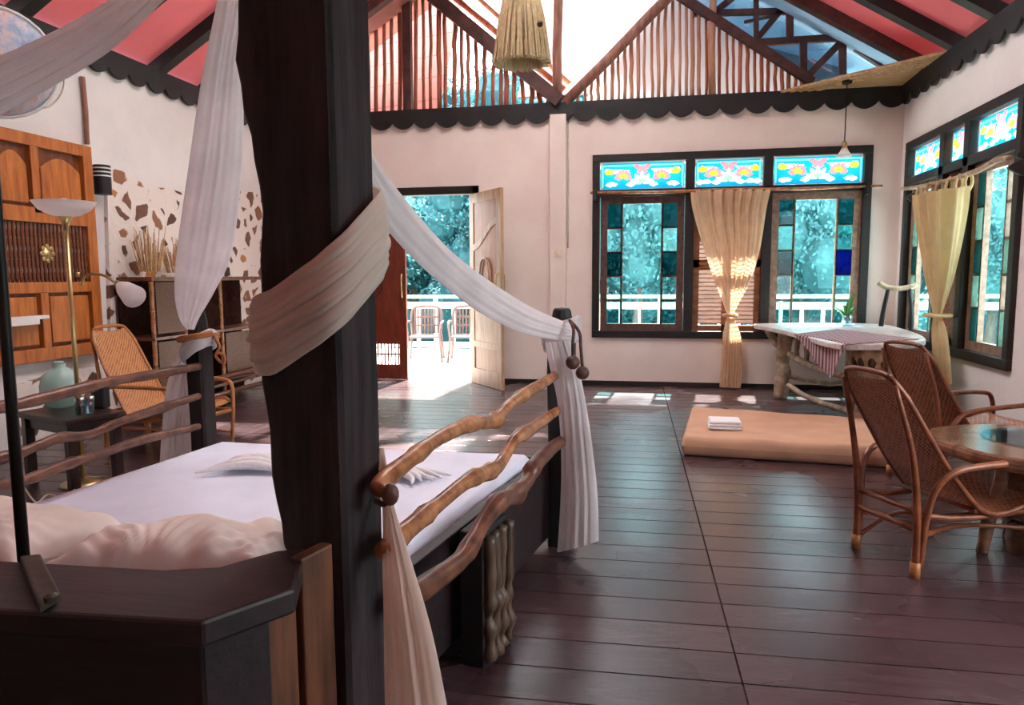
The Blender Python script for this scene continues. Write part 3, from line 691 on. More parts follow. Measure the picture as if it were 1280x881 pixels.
for k in range(12): tp.append((rg.uniform(13, 34), 14 + k * 2.4 - rg.uniform(0, 3), -1.5 + rg.uniform(0, 1), rg.uniform(1.0, 1.5)))
for i, (x, y, z, s) in enumerate(tp):
    k = rg.choice([0, 1, 1, 2]); o = protos[k] if not used[k] else copy_tree(protos[k]); used[k] = True
    o.location = (x, y, z); o.scale = (s, s, s * rg.uniform(.9, 1.2)); o.rotation_euler = (0, 0, rg.uniform(0, 6)); o['label'] = kinds[k]; o['group'] = kinds[k].replace('tree', 'trees')
#PART2
# ================================================================== bed
def crom(L, sub):
    out = []
    for i in range(len(L) - 1):
        p0 = L[max(i - 1, 0)]; p1 = L[i]; p2 = L[i + 1]; p3 = L[min(i + 2, len(L) - 1)]
        for k in range(sub):
            t = k / sub; out.append(.5 * ((2 * p1) + (p2 - p0) * t + (2 * p0 - 5 * p1 + 4 * p2 - p3) * t * t + (3 * p1 - p0 - 3 * p2 + p3) * t ** 3))
    out.append(L[-1]); return out
def drape_mesh(Lp, Rp, folds=6, amp=.10, bulge=.2, n=44, sub=6, seed=1, closed=True, drift=.6):
    # Lp, Rp: world points of the two long edges; cross sections between them carry gathered folds
    Lp = crom(Lp, sub); Rp = crom(Rp, sub); rg = random.Random(seed); ph = [rg.uniform(0, 6.28) for _ in range(4)]; m = M(); rows = []; S = len(Lp)
    for i in range(S):
        a, b = Lp[i], Rp[i]; t3 = (Lp[min(i + 1, S - 1)] + Rp[min(i + 1, S - 1)] - Lp[max(i - 1, 0)] - Rp[max(i - 1, 0)]).normalized()
        wv = b - a; W = wv.length; nr = wv.cross(t3).normalized()
        if nr.dot(CP - a) < 0: nr = -nr
        v = i / (S - 1); row = []
        ring = [k / n for k in range(n + 1)] + ([k / n for k in range(n - 1, 0, -1)] if closed else [])
        for q, u in enumerate(ring):
            side = 1 if q <= n else -1
            e = math.sin(math.pi * u) ** .6 if 0 < u < 1 else 0
            off = bulge * e * side + amp * e * (math.sin(6.28 * folds * u + ph[0] + drift * math.sin(3 * v + ph[1])) * .6 + math.sin(6.28 * folds * 1.73 * u + ph[2] + 1.5 * drift * v) * .4)
            row.append(a + wv * (u + .008 * math.sin(9 * u + 5 * v + ph[3])) + nr * (off * W))
        if closed: row.append(row[0])
        rows.append(row)
    return m.grid(rows)
def dpl(L): return [dp(x, y, d) for x, y, d in L]
a6 = R(-6); BU = Vector((math.cos(a6), math.sin(a6), 0)); BV = Vector((-math.sin(a6), math.cos(a6), 0))
bed = thing('four_poster_bed', 'dark timber four-poster bed with polished branch rails along both sides', 'bed', (-1.5, 2.4, 0))
def cor(x, y, d): q = dp(x, y, d); q.z = 0; return q
def square_post(c, w, prof, zs, mat='post'):
    # c: front right corner; prof(z) -> extra width on the left/back
    m = M(); rings = []
    for z in zs:
        e = prof(z); p = [c - BU * (w + e), c, c + BV * w, c + BV * (w) - BU * (w + e)]
        ch = .012; r = []
        for i, q in enumerate(p):
            pr = p[i - 1]; nx = p[(i + 1) % 4]; r.append(q + (pr - q).normalized() * ch); r.append(q + (nx - q).normalized() * ch)
        rings.append([Vector((q.x, q.y, z)) for q in r])
    vs = [q for r in rings for q in r]; n = 8; L = len(rings)
    m.add(vs, [(i * n + k, i * n + (k + 1) % n, (i + 1) * n + (k + 1) % n, (i + 1) * n + k) for i in range(L - 1) for k in range(n)] + [tuple(range(n - 1, -1, -1)), tuple((L - 1) * n + k for k in range(n))])
    return m
cA = cor(430, 600, 1.75)
square_post(cA, .20, lambda z: .012 * math.sin(z * 7) + .006 * math.sin(z * 23) + max(0, z - .7) * .028 + (.02 if 1.75 < z < 1.95 else 0), [k * .06 for k in range(50)]).build('post', 'post', bed)
cB = dp(714, 500, 3.62); cB.z = 0
cC = cor(254, 500, 3.87)
for c, w in ((cB, .125), (cC, .105)):
    m = square_post(c, w, lambda z: .004 * math.sin(z * 9), [0, .3, .6, .9, 1.09])
    cc = c - BU * (w / 2) + BV * (w / 2)
    m.lathe([(w * .5, 1.08), (w * .50, 1.11), (w * .46, 1.16), (w * .36, 1.225), (w * .3, 1.235), (0.0, 1.24)], cc, 12)
    m.build('post', 'black' if w > .11 else 'post', bed)
cD = Vector((-2.62, 1.25, 0)); square_post(cD, .2, lambda z: .01 * math.sin(z * 7), [k * .1 for k in range(29)]).build('post', 'post', bed)
# branch rails
def rail(px, r, mat, nm='branch_rail', name=None):
    pts = [dp(x, y, d) for x, y, d in px]
    # knots: small swellings
    P = crom([Vector(p) for p in pts], 5); rs = []
    rg2 = random.Random(len(px)); kn = [rg2.uniform(.08, .92) for _ in range(5)]
    for i in range(len(P)):
        t = i / (len(P) - 1); k = sum(math.exp(-((t - q) / .018) ** 2) for q in kn); rs.append(r * (1 + .10 * math.sin(t * 17) + .28 * k))
    return M().tube(P, rs, 12).build(nm, mat, bed, smooth=True, label=name)
def dseq(px, d0, d1, y0=None):
    n = len(px); x0, x1 = px[0][0], px[-1][0]; out = []
    for x, y in px:
        t = (x - x0) / (x1 - x0); inv = lerp(1 / d0, 1 / d1, t); out.append((x, y, 1 / inv))
    return out
rail(dseq([(472, 612), (484, 597), (514, 573), (550, 547), (588, 530), (618, 526), (634, 508), (656, 492), (675, 481), (699, 466)], 1.8, 3.6), .024, 'branch', name='golden brown top branch rail')
rail(dseq([(478, 690), (507, 664), (549, 629), (586, 600), (618, 586), (633, 567), (645, 548), (667, 534), (699, 511)], 1.8, 3.6), .025, 'branch', name='golden brown middle branch rail')
rail(dseq([(505, 752), (537, 729), (578, 697), (603, 655), (622, 629), (644, 618), (660, 600), (666, 585), (686, 563), (702, 551)], 1.9, 3.6), .031, 'branch_dark', name='thick knotty lower branch rail')
rail(dseq([(-60, 516), (0, 509), (32, 503), (103, 485), (148, 475), (192, 468), (248, 458)], 2.5, 3.85), .022, 'branch_dark')
rail(dseq([(-60, 590), (0, 573), (30, 564), (74, 547), (109, 544), (148, 528), (192, 513), (248, 495)], 2.5, 3.85), .020, 'branch_dark')
rail(dseq([(-60, 612), (0, 606), (35, 599), (80, 581), (124, 568), (177, 550), (248, 533)], 2.5, 3.85), .020, 'branch_dark')
# side boards, foot board
def board(a, b, z0, z1, t, nm, mat, off=0):
    a = Vector((a[0], a[1], 0)); b = Vector((b[0], b[1], 0)); d = (b - a).normalized(); s = Vector((d.y, -d.x, 0))
    p = [a + s * off, b + s * off, b + s * (off - t), a + s * (off - t)]
    return M().hexa([Vector((q.x, q.y, z0)) for q in p] + [Vector((q.x, q.y, z1)) for q in p]).build(nm, mat, bed, bevel=.006)
fb0 = on(673, 690, 'z', .0); s0 = (-.80, 1.78); s1 = (-.485, 3.56)
board(s0, s1, .06, .47, .05, 'side_board', 'bed'); board((-2.35, 3.6), (-2.5, 1.5), .06, .47, .05, 'side_board', 'bed')
board((-.5, 3.64), (-2.35, 3.66), .06, .47, .05, 'foot_board', 'bed')
ml = on(605, 836, 'z', 0)
lg = M(); d = Vector((s1[0] - s0[0], s1[1] - s0[1], 0)).normalized(); sd = Vector((d.y, -d.x, 0)); a = Vector((ml.x, ml.y, 0)); L = .24; Wd = .09
p = [a - sd * Wd, a, a + d * L, a + d * L - sd * Wd]
lg.hexa([Vector((q.x, q.y, 0)) for q in p] + [Vector((q.x, q.y, .50)) for q in p]); leg = lg.build('mid_leg', 'black', bed, bevel=.006)
cv = M()
for k in range(4):
    b0 = a + d * (.03 + k * .06) + sd * .002; pts = [b0 + Vector((0, 0, z)) + sd * (.012 * abs(math.sin(z * (18 if z < .28 else 4) + k))) for z in [i * .02 for i in range(1, 25)]]
    cv.tube(pts, [.024 + .008 * math.sin(i * 1.3 + k) * (1 if i < 13 else .2) for i in range(24)], 8)
cv.build('carving', 'carved', leg, smooth=True)
# headboard shelf and panels
sh = [(-2.75, 1.05), (-.82, 1.165), (-.715, 1.33), (-.80, 1.55), (-.86, 1.52), (-.94, 1.41), (-1.05, 1.375), (-1.6, 1.35), (-2.75, 1.3)]
M().prism([(x, y, .70) for x, y in sh], (0, 0, .055)).build('headboard_shelf', 'bed', bed, bevel=.008)
board((-2.7, 1.12), (-.86, 1.22), .02, .70, .05, 'headboard_panel', 'bed')
board((-.86, 1.22), (-.78, 1.34), .02, .70, .04, 'headboard_panel', 'bed')
board((-.79, 1.345), (-.765, 1.43), .02, .745, .035, 'headboard_plank', 'bedside'); board((-.762, 1.455), (-.735, 1.56), .02, .765, .035, 'headboard_plank', 'bedside')
board((-2.62, 1.40), (-.95, 1.42), .02, .60, .03, 'headboard_panel', 'bed')
# iron net rod and its fitting on the shelf
rp = on(30, 700, 'z', .755); rod = thing('net_rod', 'thin dark upright rod standing on the headboard shelf at far left', 'rod', (rp.x, rp.y, .755))
M().tube([rp, rp + Vector((0, 0, .5)), rp + Vector((.004, 0, 1.1)), rp + Vector((0, 0, 2.0))], [.013, .012, .0115, .011], 10).build('rod', 'iron', rod, smooth=True)
a = on(25, 706, 'z', .757); b = on(52, 703, 'z', .757); c = on(76, 752, 'z', .757); d_ = on(50, 768, 'z', .757)
M().prism([a, b, c, d_], (0, 0, .022)).build('bracket', 'bracket', rod, bevel=.005)
q = on(64, 752, 'z', .78); M().lathe([(.012, 0), (.014, .012), (.006, .018), (0, .018)], q, 10).build('bolt', 'bracket', rod)
# mattress
def pad(name, mat, corners, z0, z1, rnd, parent=None, seed=1, crinkle=.0, nx=40, ny=30):
    # soft slab over a quad footprint: superellipse-edged top & bottom
    c = [Vector((p[0], p[1], 0)) for p in corners]; m = M(); rg = random.Random(seed); ph = [rg.uniform(0, 6) for _ in range(6)]
    def surf(top):
        rows = []
        for i in range(nx + 1):
            u = .5 - .5 * math.cos(math.pi * i / nx); r = []
            for j in range(ny + 1):
                v = .5 - .5 * math.cos(math.pi * j / ny)
                p = c[0] * (1 - u) * (1 - v) + c[1] * u * (1 - v) + c[2] * u * v + c[3] * (1 - u) * v
                e = min(u, 1 - u) * (c[1] - c[0]).length; f = min(v, 1 - v) * (c[3] - c[0]).length; dd = min(e, f)
                k = 1 - (max(0, 1 - e / rnd) ** 3 + max(0, 1 - f / rnd) ** 3); k = max(0, k)
                zc = (z0 + z1) / 2; h = (z1 - z0) / 2 * k ** .5
                h += crinkle * (math.sin(u * 19 + ph[0] + 3 * math.sin(v * 7 + ph[1])) * math.sin(v * 13 + ph[2]) ) * (1 if top else 0) * k
                r.append((p.x, p.y, zc + h if top else zc - (z1 - z0) / 2 * k ** .5))
            rows.append(r)
        return rows
    m.grid(surf(True)); m.grid([list(reversed(r)) for r in surf(False)])
    return m.build(name, mat, parent, smooth=True)
mt = pad('mattress', 'sheet', [(-2.58, 1.46), (-.86, 1.62), (-.555, 3.56), (-2.33, 3.58)], .14, .50, .05, crinkle=.0015)
tag(mt, 'white sheeted mattress lying in the four-poster bed', 'mattress')
seam = thing('bed_sheet', 'white top sheet folded flat across the bed near the pillows', 'sheet', (-1.6, 2.1, .5))
def foldrows():
    rows = []
    for i in range(24):
        x = lerp(-2.38, -.92, i / 23); rows.append([(x + .03 * k, lerp(1.75, 2.22, k / 5) + .012 * math.sin(x * 6) * (k == 5), .507 + (.006 if 0 < k < 5 else 0)) for k in range(6)])
    return rows
M().grid(foldrows()).build('sheet_fold', 'sheet', seam, smooth=True, solid=.006)
# pillows
def pillow(lbl, c, sx, sy, sz, rz, tilt, seed):
    m = M(); n = 64; rg = random.Random(seed); ph = [rg.uniform(0, 6) for _ in range(4)]; mt_ = Matrix.Translation(c) @ Matrix.Rotation(rz, 4, 'Z') @ Matrix.Rotation(tilt, 4, 'X')
    for s in (1, -1):
        rows = []
        for i in range(n + 1):
            r = []
            for j in range(n + 1):
                u = i / n * 2 - 1; v = j / n * 2 - 1
                ex = 1 - abs(u) ** 2.6; ey = 1 - abs(v) ** 2.6; h = (max(ex, 0) * max(ey, 0)) ** .42
                pin = 1 - .07 * (1 - abs(u) ** 2) * abs(v) ** 4; pin2 = 1 - .07 * (1 - abs(v) ** 2) * abs(u) ** 4
                wr = .010 * (1 - h) * math.sin(17 * u + ph[0]) * abs(v) * 4 * h + .006 * h * math.sin(9 * math.atan2(v - 1.1, u) + ph[1]) * (.4 + abs(v)) + .008 * math.sin(u * 7 + v * 5 + ph[2]) * h + .007 * math.sin(34 * math.atan2(v + 1.25, u) + 2 * math.sin(u * 3)) * max(0, -v) ** .5 * h + .005 * math.sin(26 * math.atan2(v + 1.1, u - 1.1)) * h * max(0, u)
                r.append(mt_ @ Vector((u * sx * pin2, v * sy * pin, s * sz * h + wr)))
            rows.append(r if s > 0 else list(reversed(r)))
        m.grid(rows)
    return tag(m.build('pillow', 'pillow', smooth=True), lbl, 'pillow', 'pillows on the bed')
pillow('cream pillow against the headboard, beside the dark main post', Vector((-1.16, 1.67, .64)), .30, .22, .12, R(4), R(-16), 3)
pillow('cream pillow against the headboard, behind the thin upright rod', Vector((-1.88, 1.70, .64)), .36, .23, .12, R(-3), R(-14), 8)
# folded towel ornaments on the sheet
def towel_bird(lbl, c, rz, s=1):
    t = thing('folded_towel', lbl, 'towel', c, 0, 'towels folded as ornaments on the bed'); X = Matrix.Translation(c) @ Matrix.Rotation(rz, 4, 'Z') @ Matrix.Scale(s, 4)
    m = M()
    for k in range(5):
        y = (k - 2) * .05; pts = [X @ Vector((-.3 + .03 * k, y * 1.6, .02)), X @ Vector((-.12, y, .045 + .01 * (k % 2))), X @ Vector((.06, y * .8, .05 + .012 * (k % 3))), X @ Vector((.26 - .02 * k, y * 1.5 + .02, .02))]
        m.tube(pts, [.004, .024 * s, .03 * s, .008], 10, smooth=5)
    m.build('towel_body', 'towel', t, smooth=True)
    h = M().tube([X @ Vector((.0, 0, .05)), X @ Vector((.05, .01, .085)), X @ Vector((.1, .03, .07))], [.02, .016, .006], 10, smooth=4)
    h.build('towel_twist', 'towel', t, smooth=True)
g = on(318, 588, 'z', .50); towel_bird('white towel folded into a bird shape on the bed, left of the main post', Vector((g.x, g.y, .505)), R(8), .75)
g = on(508, 598, 'z', .50); towel_bird('white towel folded into a bird shape on the bed, right of the main post', Vector((g.x, g.y, .505)), R(160), .6)
# ================================================================== drapes
def drape(name, label, Lp, Rp, mat='drape', **k):
    return tag(drape_mesh(dpl(Lp), dpl(Rp), **k).build(name, mat, smooth=True), label, 'drape', None)
drape('swag_drape', 'sheer white swag crossing the upper left corner before the pink ceiling',
      [(-80, 88, 1.7), (-10, 72, 1.75), (60, 42, 1.8), (130, 4, 1.85), (190, -40, 1.85), (250, -90, 1.85)], [(-80, 185, 1.7), (-10, 150, 1.75), (60, 112, 1.8), (140, 62, 1.85), (215, -10, 1.85), (275, -70, 1.85)], folds=5, amp=.05, bulge=.12, seed=2)
drape('swag_drape', 'long white drape falling from the main post top to the far left bedpost',
      [(282, -60, 2.0), (272, 0, 2.1), (252, 100, 2.3), (234, 220, 2.7), (220, 320, 3.1), (218, 370, 3.4), (224, 398, 3.7), (232, 411, 3.74)], [(330, -60, 2.0), (322, 0, 2.1), (305, 70, 2.3), (303, 200, 2.7), (290, 315, 3.1), (268, 365, 3.4), (250, 396, 3.7), (243, 412, 3.74)], folds=4, amp=.05, bulge=.13, seed=3)
drape('swag_drape', 'sheer white swag running from the main post down to the far right bedpost',
      [(455, 175, 2.05), (480, 215, 2.15), (520, 266, 2.35), (562, 312, 2.6), (610, 350, 2.9), (660, 382, 3.2), (695, 398, 3.45), (716, 406, 3.55)], [(452, 235, 2.05), (478, 280, 2.15), (518, 325, 2.35), (560, 362, 2.6), (602, 392, 2.9), (650, 415, 3.2), (690, 424, 3.45), (712, 425, 3.55)], folds=3, amp=.05, bulge=.16, seed=4)
drape('hanging_drape', 'white drape end hanging beside the far right bedpost to the floor',
      [(681, 428, 3.5), (686, 455, 3.5), (696, 500, 3.55), (701, 560, 3.6), (701, 620, 3.6), (697, 690, 3.6)], [(712, 426, 3.5), (722, 455, 3.5), (732, 500, 3.5), (741, 560, 3.5), (747, 620, 3.5), (748, 676, 3.5)], folds=5, amp=.05, bulge=.16, seed=5)
drape('hanging_drape', 'white drape end hanging behind the far left bedpost and rails',
      [(232, 418, 3.9), (222, 440, 3.95), (209, 480, 4.0), (203, 530, 4.0), (199, 590, 4.0)], [(262, 414, 3.9), (256, 440, 4.02), (246, 480, 4.05), (244, 530, 4.05), (240, 590, 4.05)], folds=3, amp=.08, bulge=.14, seed=6)
drape('hanging_drape', 'cream drape end hanging down the right side of the main post in the foreground',
      [(472, 560, 1.93), (474, 600, 1.92), (478, 640, 1.86), (478, 700, 1.8), (480, 790, 1.76), (482, 900, 1.72), (483, 960, 1.7)], [(480, 560, 1.92), (486, 600, 1.9), (495, 640, 1.84), (514, 700, 1.78), (540, 790, 1.72), (562, 900, 1.68), (575, 960, 1.66)], 'drape_tan', folds=3.4, amp=.05, bulge=.16, seed=7)
# band wound round the main post
def band():
    m = M(); c = cA - BU * .11 + BV * .105; S = 60; n = 60; rows = []
    key = [(-.6, 1.36, .05), (0, 1.22, .075), (.30, 1.265, .1), (.45, 1.34, .10), (.56, 1.43, .105), (.70, 1.50, .11), (.84, 1.56, .10), (1.0, 1.60, .06)]
    # s 0: left-back, .25: left-front, .5: right-front, .75: right-back
    for i in range(S + 1):
        s = lerp(-.12, 1.0, i / S)
        for q in range(len(key) - 1):
            if key[q][0] <= s <= key[q + 1][0]: t = (s - key[q][0]) / (key[q + 1][0] - key[q][0]); z = lerp(key[q][1], key[q + 1][1], t); h = lerp(key[q][2], key[q + 1][2], t)
        ang = R(225 - 90) + s * 2 * math.pi * 1.0; # local: u right, v back
        ang = R(135 + 360 * s)
        ca, sa = math.cos(ang), math.sin(ang); ax, ay = .147, .137
        rr = 1 / ((abs(ca / ax) ** 4 + abs(sa / ay) ** 4) ** .25)
        row = []
        for k in range(n + 1):
            u = k / n; e = math.sin(math.pi * u) ** .5 if 0 < u < 1 else 0
            o = .018 * e + .0035 * math.sin(u * 27 + s * 5) * e + .0025 * math.sin(u * 47 - s * 6) * e + .002 * math.sin(u * 71 + s * 3) * e
            p = c + BU * (ca * (rr + o - .012)) + BV * (sa * (rr + o - .012)); row.append(Vector((p.x, p.y, z + h * (2 * u - 1))))
        rows.append(row)
    m.grid(rows); return tag(m.build('wrapped_drape', 'drape_tan', smooth=True, solid=.008), 'cream sheer cloth wound slantwise round the dark main bedpost', 'drape')
band()
def wrap(lbl, c, w, z0, z1, tilt=.0):
    rows = []; cc = c - BU * (w / 2) + BV * (w / 2)
    for i in range(13):
        r = []
        for k in range(33):
            a = 2 * math.pi * k / 32; ca, sa = math.cos(a), math.sin(a); rr = (w / 2 + .018) / ((abs(ca) ** 4 + abs(sa) ** 4) ** .25)
            o = .014 * math.sin(math.pi * i / 12) + .003 * math.sin(i * 2.4 + 2 * math.sin(a))
            r.append(cc + BU * (ca * (rr + o)) + BV * (sa * (rr + o)) + Vector((0, 0, lerp(z0, z1, i / 12) + tilt * ca)))
        rows.append(r)
    return tag(M().grid(rows).build('wrapped_drape', 'drape', smooth=True, solid=.006), lbl, 'drape')
wrap('sheer white cloth knotted round the top of the far right bedpost', cB, .125, 1.04, 1.17, .03)
wrap('white cloth wrapped round the top of the far left bedpost above the rails', cC, .105, .985, 1.075, .05)
# rope ties
def rope_tie(lbl, c, w, z, hang, grp='rope ties'):
    t = thing('rope_tie', lbl, 'rope', Vector((c.x, c.y, z))); cc = c - BU * (w / 2) + BV * (w / 2); pts = []
    for k in range(49):
        a = 4 * math.pi * k / 48; ca, sa = math.cos(a), math.sin(a); rr = (w / 2 + .032) / ((abs(ca) ** 4 + abs(sa) ** 4) ** .25)
        pts.append(cc + BU * (ca * rr) + BV * (sa * rr) + Vector((0, 0, z - .02 + .028 * k / 48 + .015 * ca)))
    M().tube(pts, .010, 8).build('rope', 'rope', t, smooth=True)
    return t, cc
t, cc = rope_tie('jute rope tying the drape to the far left bedpost, with a dangling loop', cC, .105, 1.085, 0)
e = cc + BU * .1
M().tube([e + Vector((0, 0, 1.09)), e + BU * .03 + Vector((0, 0, 1.03)), e + BU * .005 + Vector((0, 0, .98)), e + BU * .05 + Vector((0, 0, .94)), e + BU * .06 + Vector((0, 0, .98)), e + BU * .02 + Vector((0, 0, 1.0))], .009, 8, smooth=5).build('rope_end', 'rope', t, smooth=True)
t = thing('toggle_tie', 'dark cord tie with two round wooden toggles on the far right bedpost', 'tie', cB + Vector((0, 0, 1.1)))
e0 = dp(712, 400, 3.48); e1 = dp(716, 448, 3.45); e2 = dp(728, 458, 3.42)
M().tube([e0, dp(717, 412, 3.44), dp(716, 430, 3.43), e1], .008, 8, smooth=4).build('cord', 'knob', t, smooth=True)
M().tube([e0, dp(724, 415, 3.44), dp(726, 435, 3.42), e2], .008, 8, smooth=4).build('cord', 'knob', t, smooth=True)
M().ball(dp(716, 453, 3.43), .034, 14).build('toggle', 'knob', t, smooth=True); M().ball(dp(728, 466, 3.42), .033, 14).build('toggle', 'knob', t, smooth=True)
t = thing('toggle_tie', 'red brown wooden toggle holding the cream drape on the main post', 'tie', dp(487, 621, 1.84))
M().ball(dp(488, 618, 1.80), .022, 14, (1, 1, 1.3)).build('toggle', 'knob', t, smooth=True); M().tube([dp(470, 626, 1.84), dp(480, 630, 1.80), dp(490, 622, 1.80)], .008, 8, smooth=4).build('cord', 'knob', t, smooth=True)
# ================================================================== right side
# curtains
def edges(pl, pr, ax, v): return [on(x, y, ax, v) for x, y in pl], [on(x, y, ax, v) for x, y in pr]
def curtain(lbl, pl, pr, ax, v, mat, tie, **k):
    t = thing('curtain', lbl, 'curtain', on(pl[0][0], pl[0][1], ax, v)); a, b = edges(pl, pr, ax, v)
    drape_mesh(a, b, **k).build('curtain_cloth', mat, t, smooth=True)
    for (x0, x1, y) in (tie,):
        p, q = on(x0, y, ax, v), on(x1, y, ax, v); c = (p + q) / 2; r = (q - p).length / 2 + .012
        M().tube([c + Vector((r * math.cos(g), r * .8 * math.sin(g), .01 * math.sin(g * 2))) if ax == 'y' else c + Vector((r * .8 * math.sin(g), r * math.cos(g), 0)) for g in [2 * math.pi * i / 16 for i in range(17)]], .018, 8).build('tieback', mat, t, smooth=True)
    return t
curtain('golden beige curtain gathered at its middle before the shuttered part of the back window', [(863, 238), (866, 262), (880, 310), (893, 350), (905, 382), (908, 396), (903, 420), (901, 455), (899, 484)], [(964, 237), (958, 262), (950, 310), (938, 350), (922, 382), (918, 396), (926, 420), (929, 455), (926, 485)], 'y', YB - .13, 'curtain', (905, 920, 394), folds=8, amp=.075, bulge=.06, closed=False, n=90, seed=11)
rod1 = thing('curtain_rod', 'thin wooden curtain pole across the back window', 'pole', on(738, 241, 'y', YB - .13))
M().tube([on(738, 241, 'y', YB - .13), on(830, 240, 'y', YB - .13), on(900, 237, 'y', YB - .13), on(1000, 236, 'y', YB - .13), on(1103, 232, 'y', YB - .13)], [.016, .02, .018, .02, .014], 8).build('pole', 'branch', rod1, smooth=True)
for x, y in ((744, 240), (1084, 232)):
    q = on(x, y, 'y', YB - .09); M().box(q.x - .03, q.x + .03, YB - .15, YB - .045, q.z - .1, q.z + .02).build('bracket', 'frame', rod1, bevel=.01)
XC = XR - .16
ctr = curtain('pale golden curtain on fabric loops tied at its middle at the right window', [(1147, 246), (1149, 270), (1155, 310), (1160, 350), (1165, 380), (1167, 396), (1166, 412), (1167, 440), (1168, 476)], [(1214, 232), (1211, 262), (1202, 310), (1192, 350), (1182, 380), (1178, 396), (1183, 412), (1187, 440), (1190, 480)], 'x', XC, 'curtain_y', (1166, 1179, 394), folds=5, amp=.085, bulge=.07, closed=False, n=70, seed=12)
for k in range(6):
    x = lerp(1150, 1211, k / 5); yr = lerp(233, 217, k / 5) + 1; yc = lerp(250, 236, k / 5)
    a = on(x - 1.5, yc + 4, 'x', XC); b = on(x + 1, yr - 3, 'x', XC)
    M().tube([a, a.lerp(b, .5) - Vector((.03, 0, 0)), b - Vector((.0, 0, 0)), a.lerp(b, .5) + Vector((.03, .0, 0)), a + Vector((.02, .05, 0))], .014, 6, smooth=3).build('fabric_loop', 'curtain_y', ctr, smooth=True)
rod2 = thing('curtain_rod', 'crooked pale branch used as curtain pole on black brackets at the right window', 'pole', on(1130, 234, 'x', XC))
M().tube([on(1128, 236, 'x', XC), on(1145, 234, 'x', XC), on(1165, 230, 'x', XC), on(1190, 224, 'x', XC), on(1215, 216, 'x', XC), on(1232, 208, 'x', XC), on(1246, 200, 'x', XC), on(1262, 197, 'x', XC)], [.02, .022, .018, .02, .024, .022, .026, .02], 10, smooth=4).build('pole', 'drift', rod2, smooth=True)
for x, y, s in ((1134, 240, 1.0), (1262, 200, 1.0)):
    q = on(x, y, 'x', XC); pr = [(0, .13), (.05, .1), (.06, .04), (.02, 0), (.07, -.04), (.10, -.1), (.05, -.17), (.02, -.2), (0, -.2)]
    m = M().prism([(XR - .045 - u * 1.3, q.y - .02, q.z + .6 * z * s) for u, z in pr], (0, .04, 0)); m.build('bracket', 'frame', rod2, bevel=.006)
# pendant lamp
pt = on(1059, 100, 'z', ZT + .0); pend = thing('pendant_lamp', 'small white glass pendant lamp on a long thin cord in the far right corner', 'lamp', pt)
zb = pt.y; top = on(1059, 184, 'y', pt.y)
M().tube([pt, Vector((pt.x, pt.y, top.z + .06))], .006, 6).build('cord', 'iron', pend)
M().lathe([(.0, .01), (.06, .0), (.05, -.04), (.01, -.05)], pt, 14).build('ceiling_rose', 'iron', pend)
M().lathe([(.018, .07), (.03, .03), (.03, -.02), (.02, -.03)], (pt.x, pt.y, top.z), 12).build('socket', 'brass', pend, smooth=True)
M().lathe([(.03, -.01), (.05, -.05), (.085, -.10), (.08, -.10), (.045, -.05), (.02, -.02)], (pt.x, pt.y, top.z), 18).build('shade', 'lampglass', pend, smooth=True)
M().ball((pt.x, pt.y, top.z - .06), .03, 10).build('bulb', 'lampglass', pend, smooth=True)
# straw tassel
tp_ = dp(653, 70, 5.2); st = thing('straw_lampshade', 'hanging straw tassel lampshade before the open gable', 'lampshade', tp_)
m = M(); rg = random.Random(3)
tc = dp(652, -10, 5.2)
for k in range(420):
    a = rg.uniform(0, 6.28); rr = rg.uniform(.75, 1) ; x0, y0 = .10 * rr * math.cos(a), .10 * rr * math.sin(a); x1, y1 = .21 * rr * math.cos(a + rg.uniform(-.2, .2)), .21 * rr * math.sin(a)
    zb_ = -.50 + rg.uniform(-.008, .008)
    m.tube([tc + Vector((x0 * .5, y0 * .5, .38)), tc + Vector((x0, y0, .1)), tc + Vector(((x0 * .4 + x1 * .6), (y0 * .4 + y1 * .6), -.2)), tc + Vector((x1, y1, zb_))], [.008, .010, .009, .006], 4)
m.build('straw_skirt', 'straw', st)
M().lathe([(.02, .42), (.09, .3), (.115, .1), (.15, -.1), (.18, -.38), (.1, -.40), (0, -.38)], tc, 20).build('inner_shade', 'straw', st, smooth=True)
M().tube([tc + Vector((0, 0, .36)), tc + Vector((0, 0, 2.2))], .012, 8).build('cord', 'iron', st)
M().ball(dp(675, 30, 5.05), .022, 10).build('bead', 'knob', st, smooth=True)
m = M().tube([tc + Vector((-.03, -.19, .06)), tc + Vector((-.035, -.205, -.02)), tc + Vector((-.03, -.19, -.07))], [.02, .035, .01], 8, smooth=3).build('dark_opening', 'knob', st, smooth=True)
# floor mattress + towel
c = [on(851, 570, 'z', .02), None, None, None]; fm = [(.27, 5.62), (2.0, 5.45), (2.2, 6.55), (.42, 6.98)]
o = pad('floor_mattress', 'mattress_tan', fm, .005, .155, .045, crinkle=.004); tag(o, 'thin tan covered mattress lying on the floor before the table', 'mattress')
g = on(905, 536, 'z', .15); fx = thing('folded_towel', 'white folded towel on the tan floor mattress', 'towel', (g.x, g.y, .155))
for k in range(3):
    pad('towel_fold', 'towel', [(g.x - .13 + .004 * k, g.y - .09), (g.x + .13 - .003 * k, g.y - .10 + .004 * k), (g.x + .13, g.y + .12), (g.x - .12, g.y + .13 - .004 * k)], .157 + k * .024, .183 + k * .024, .02, fx, nx=14, ny=14)
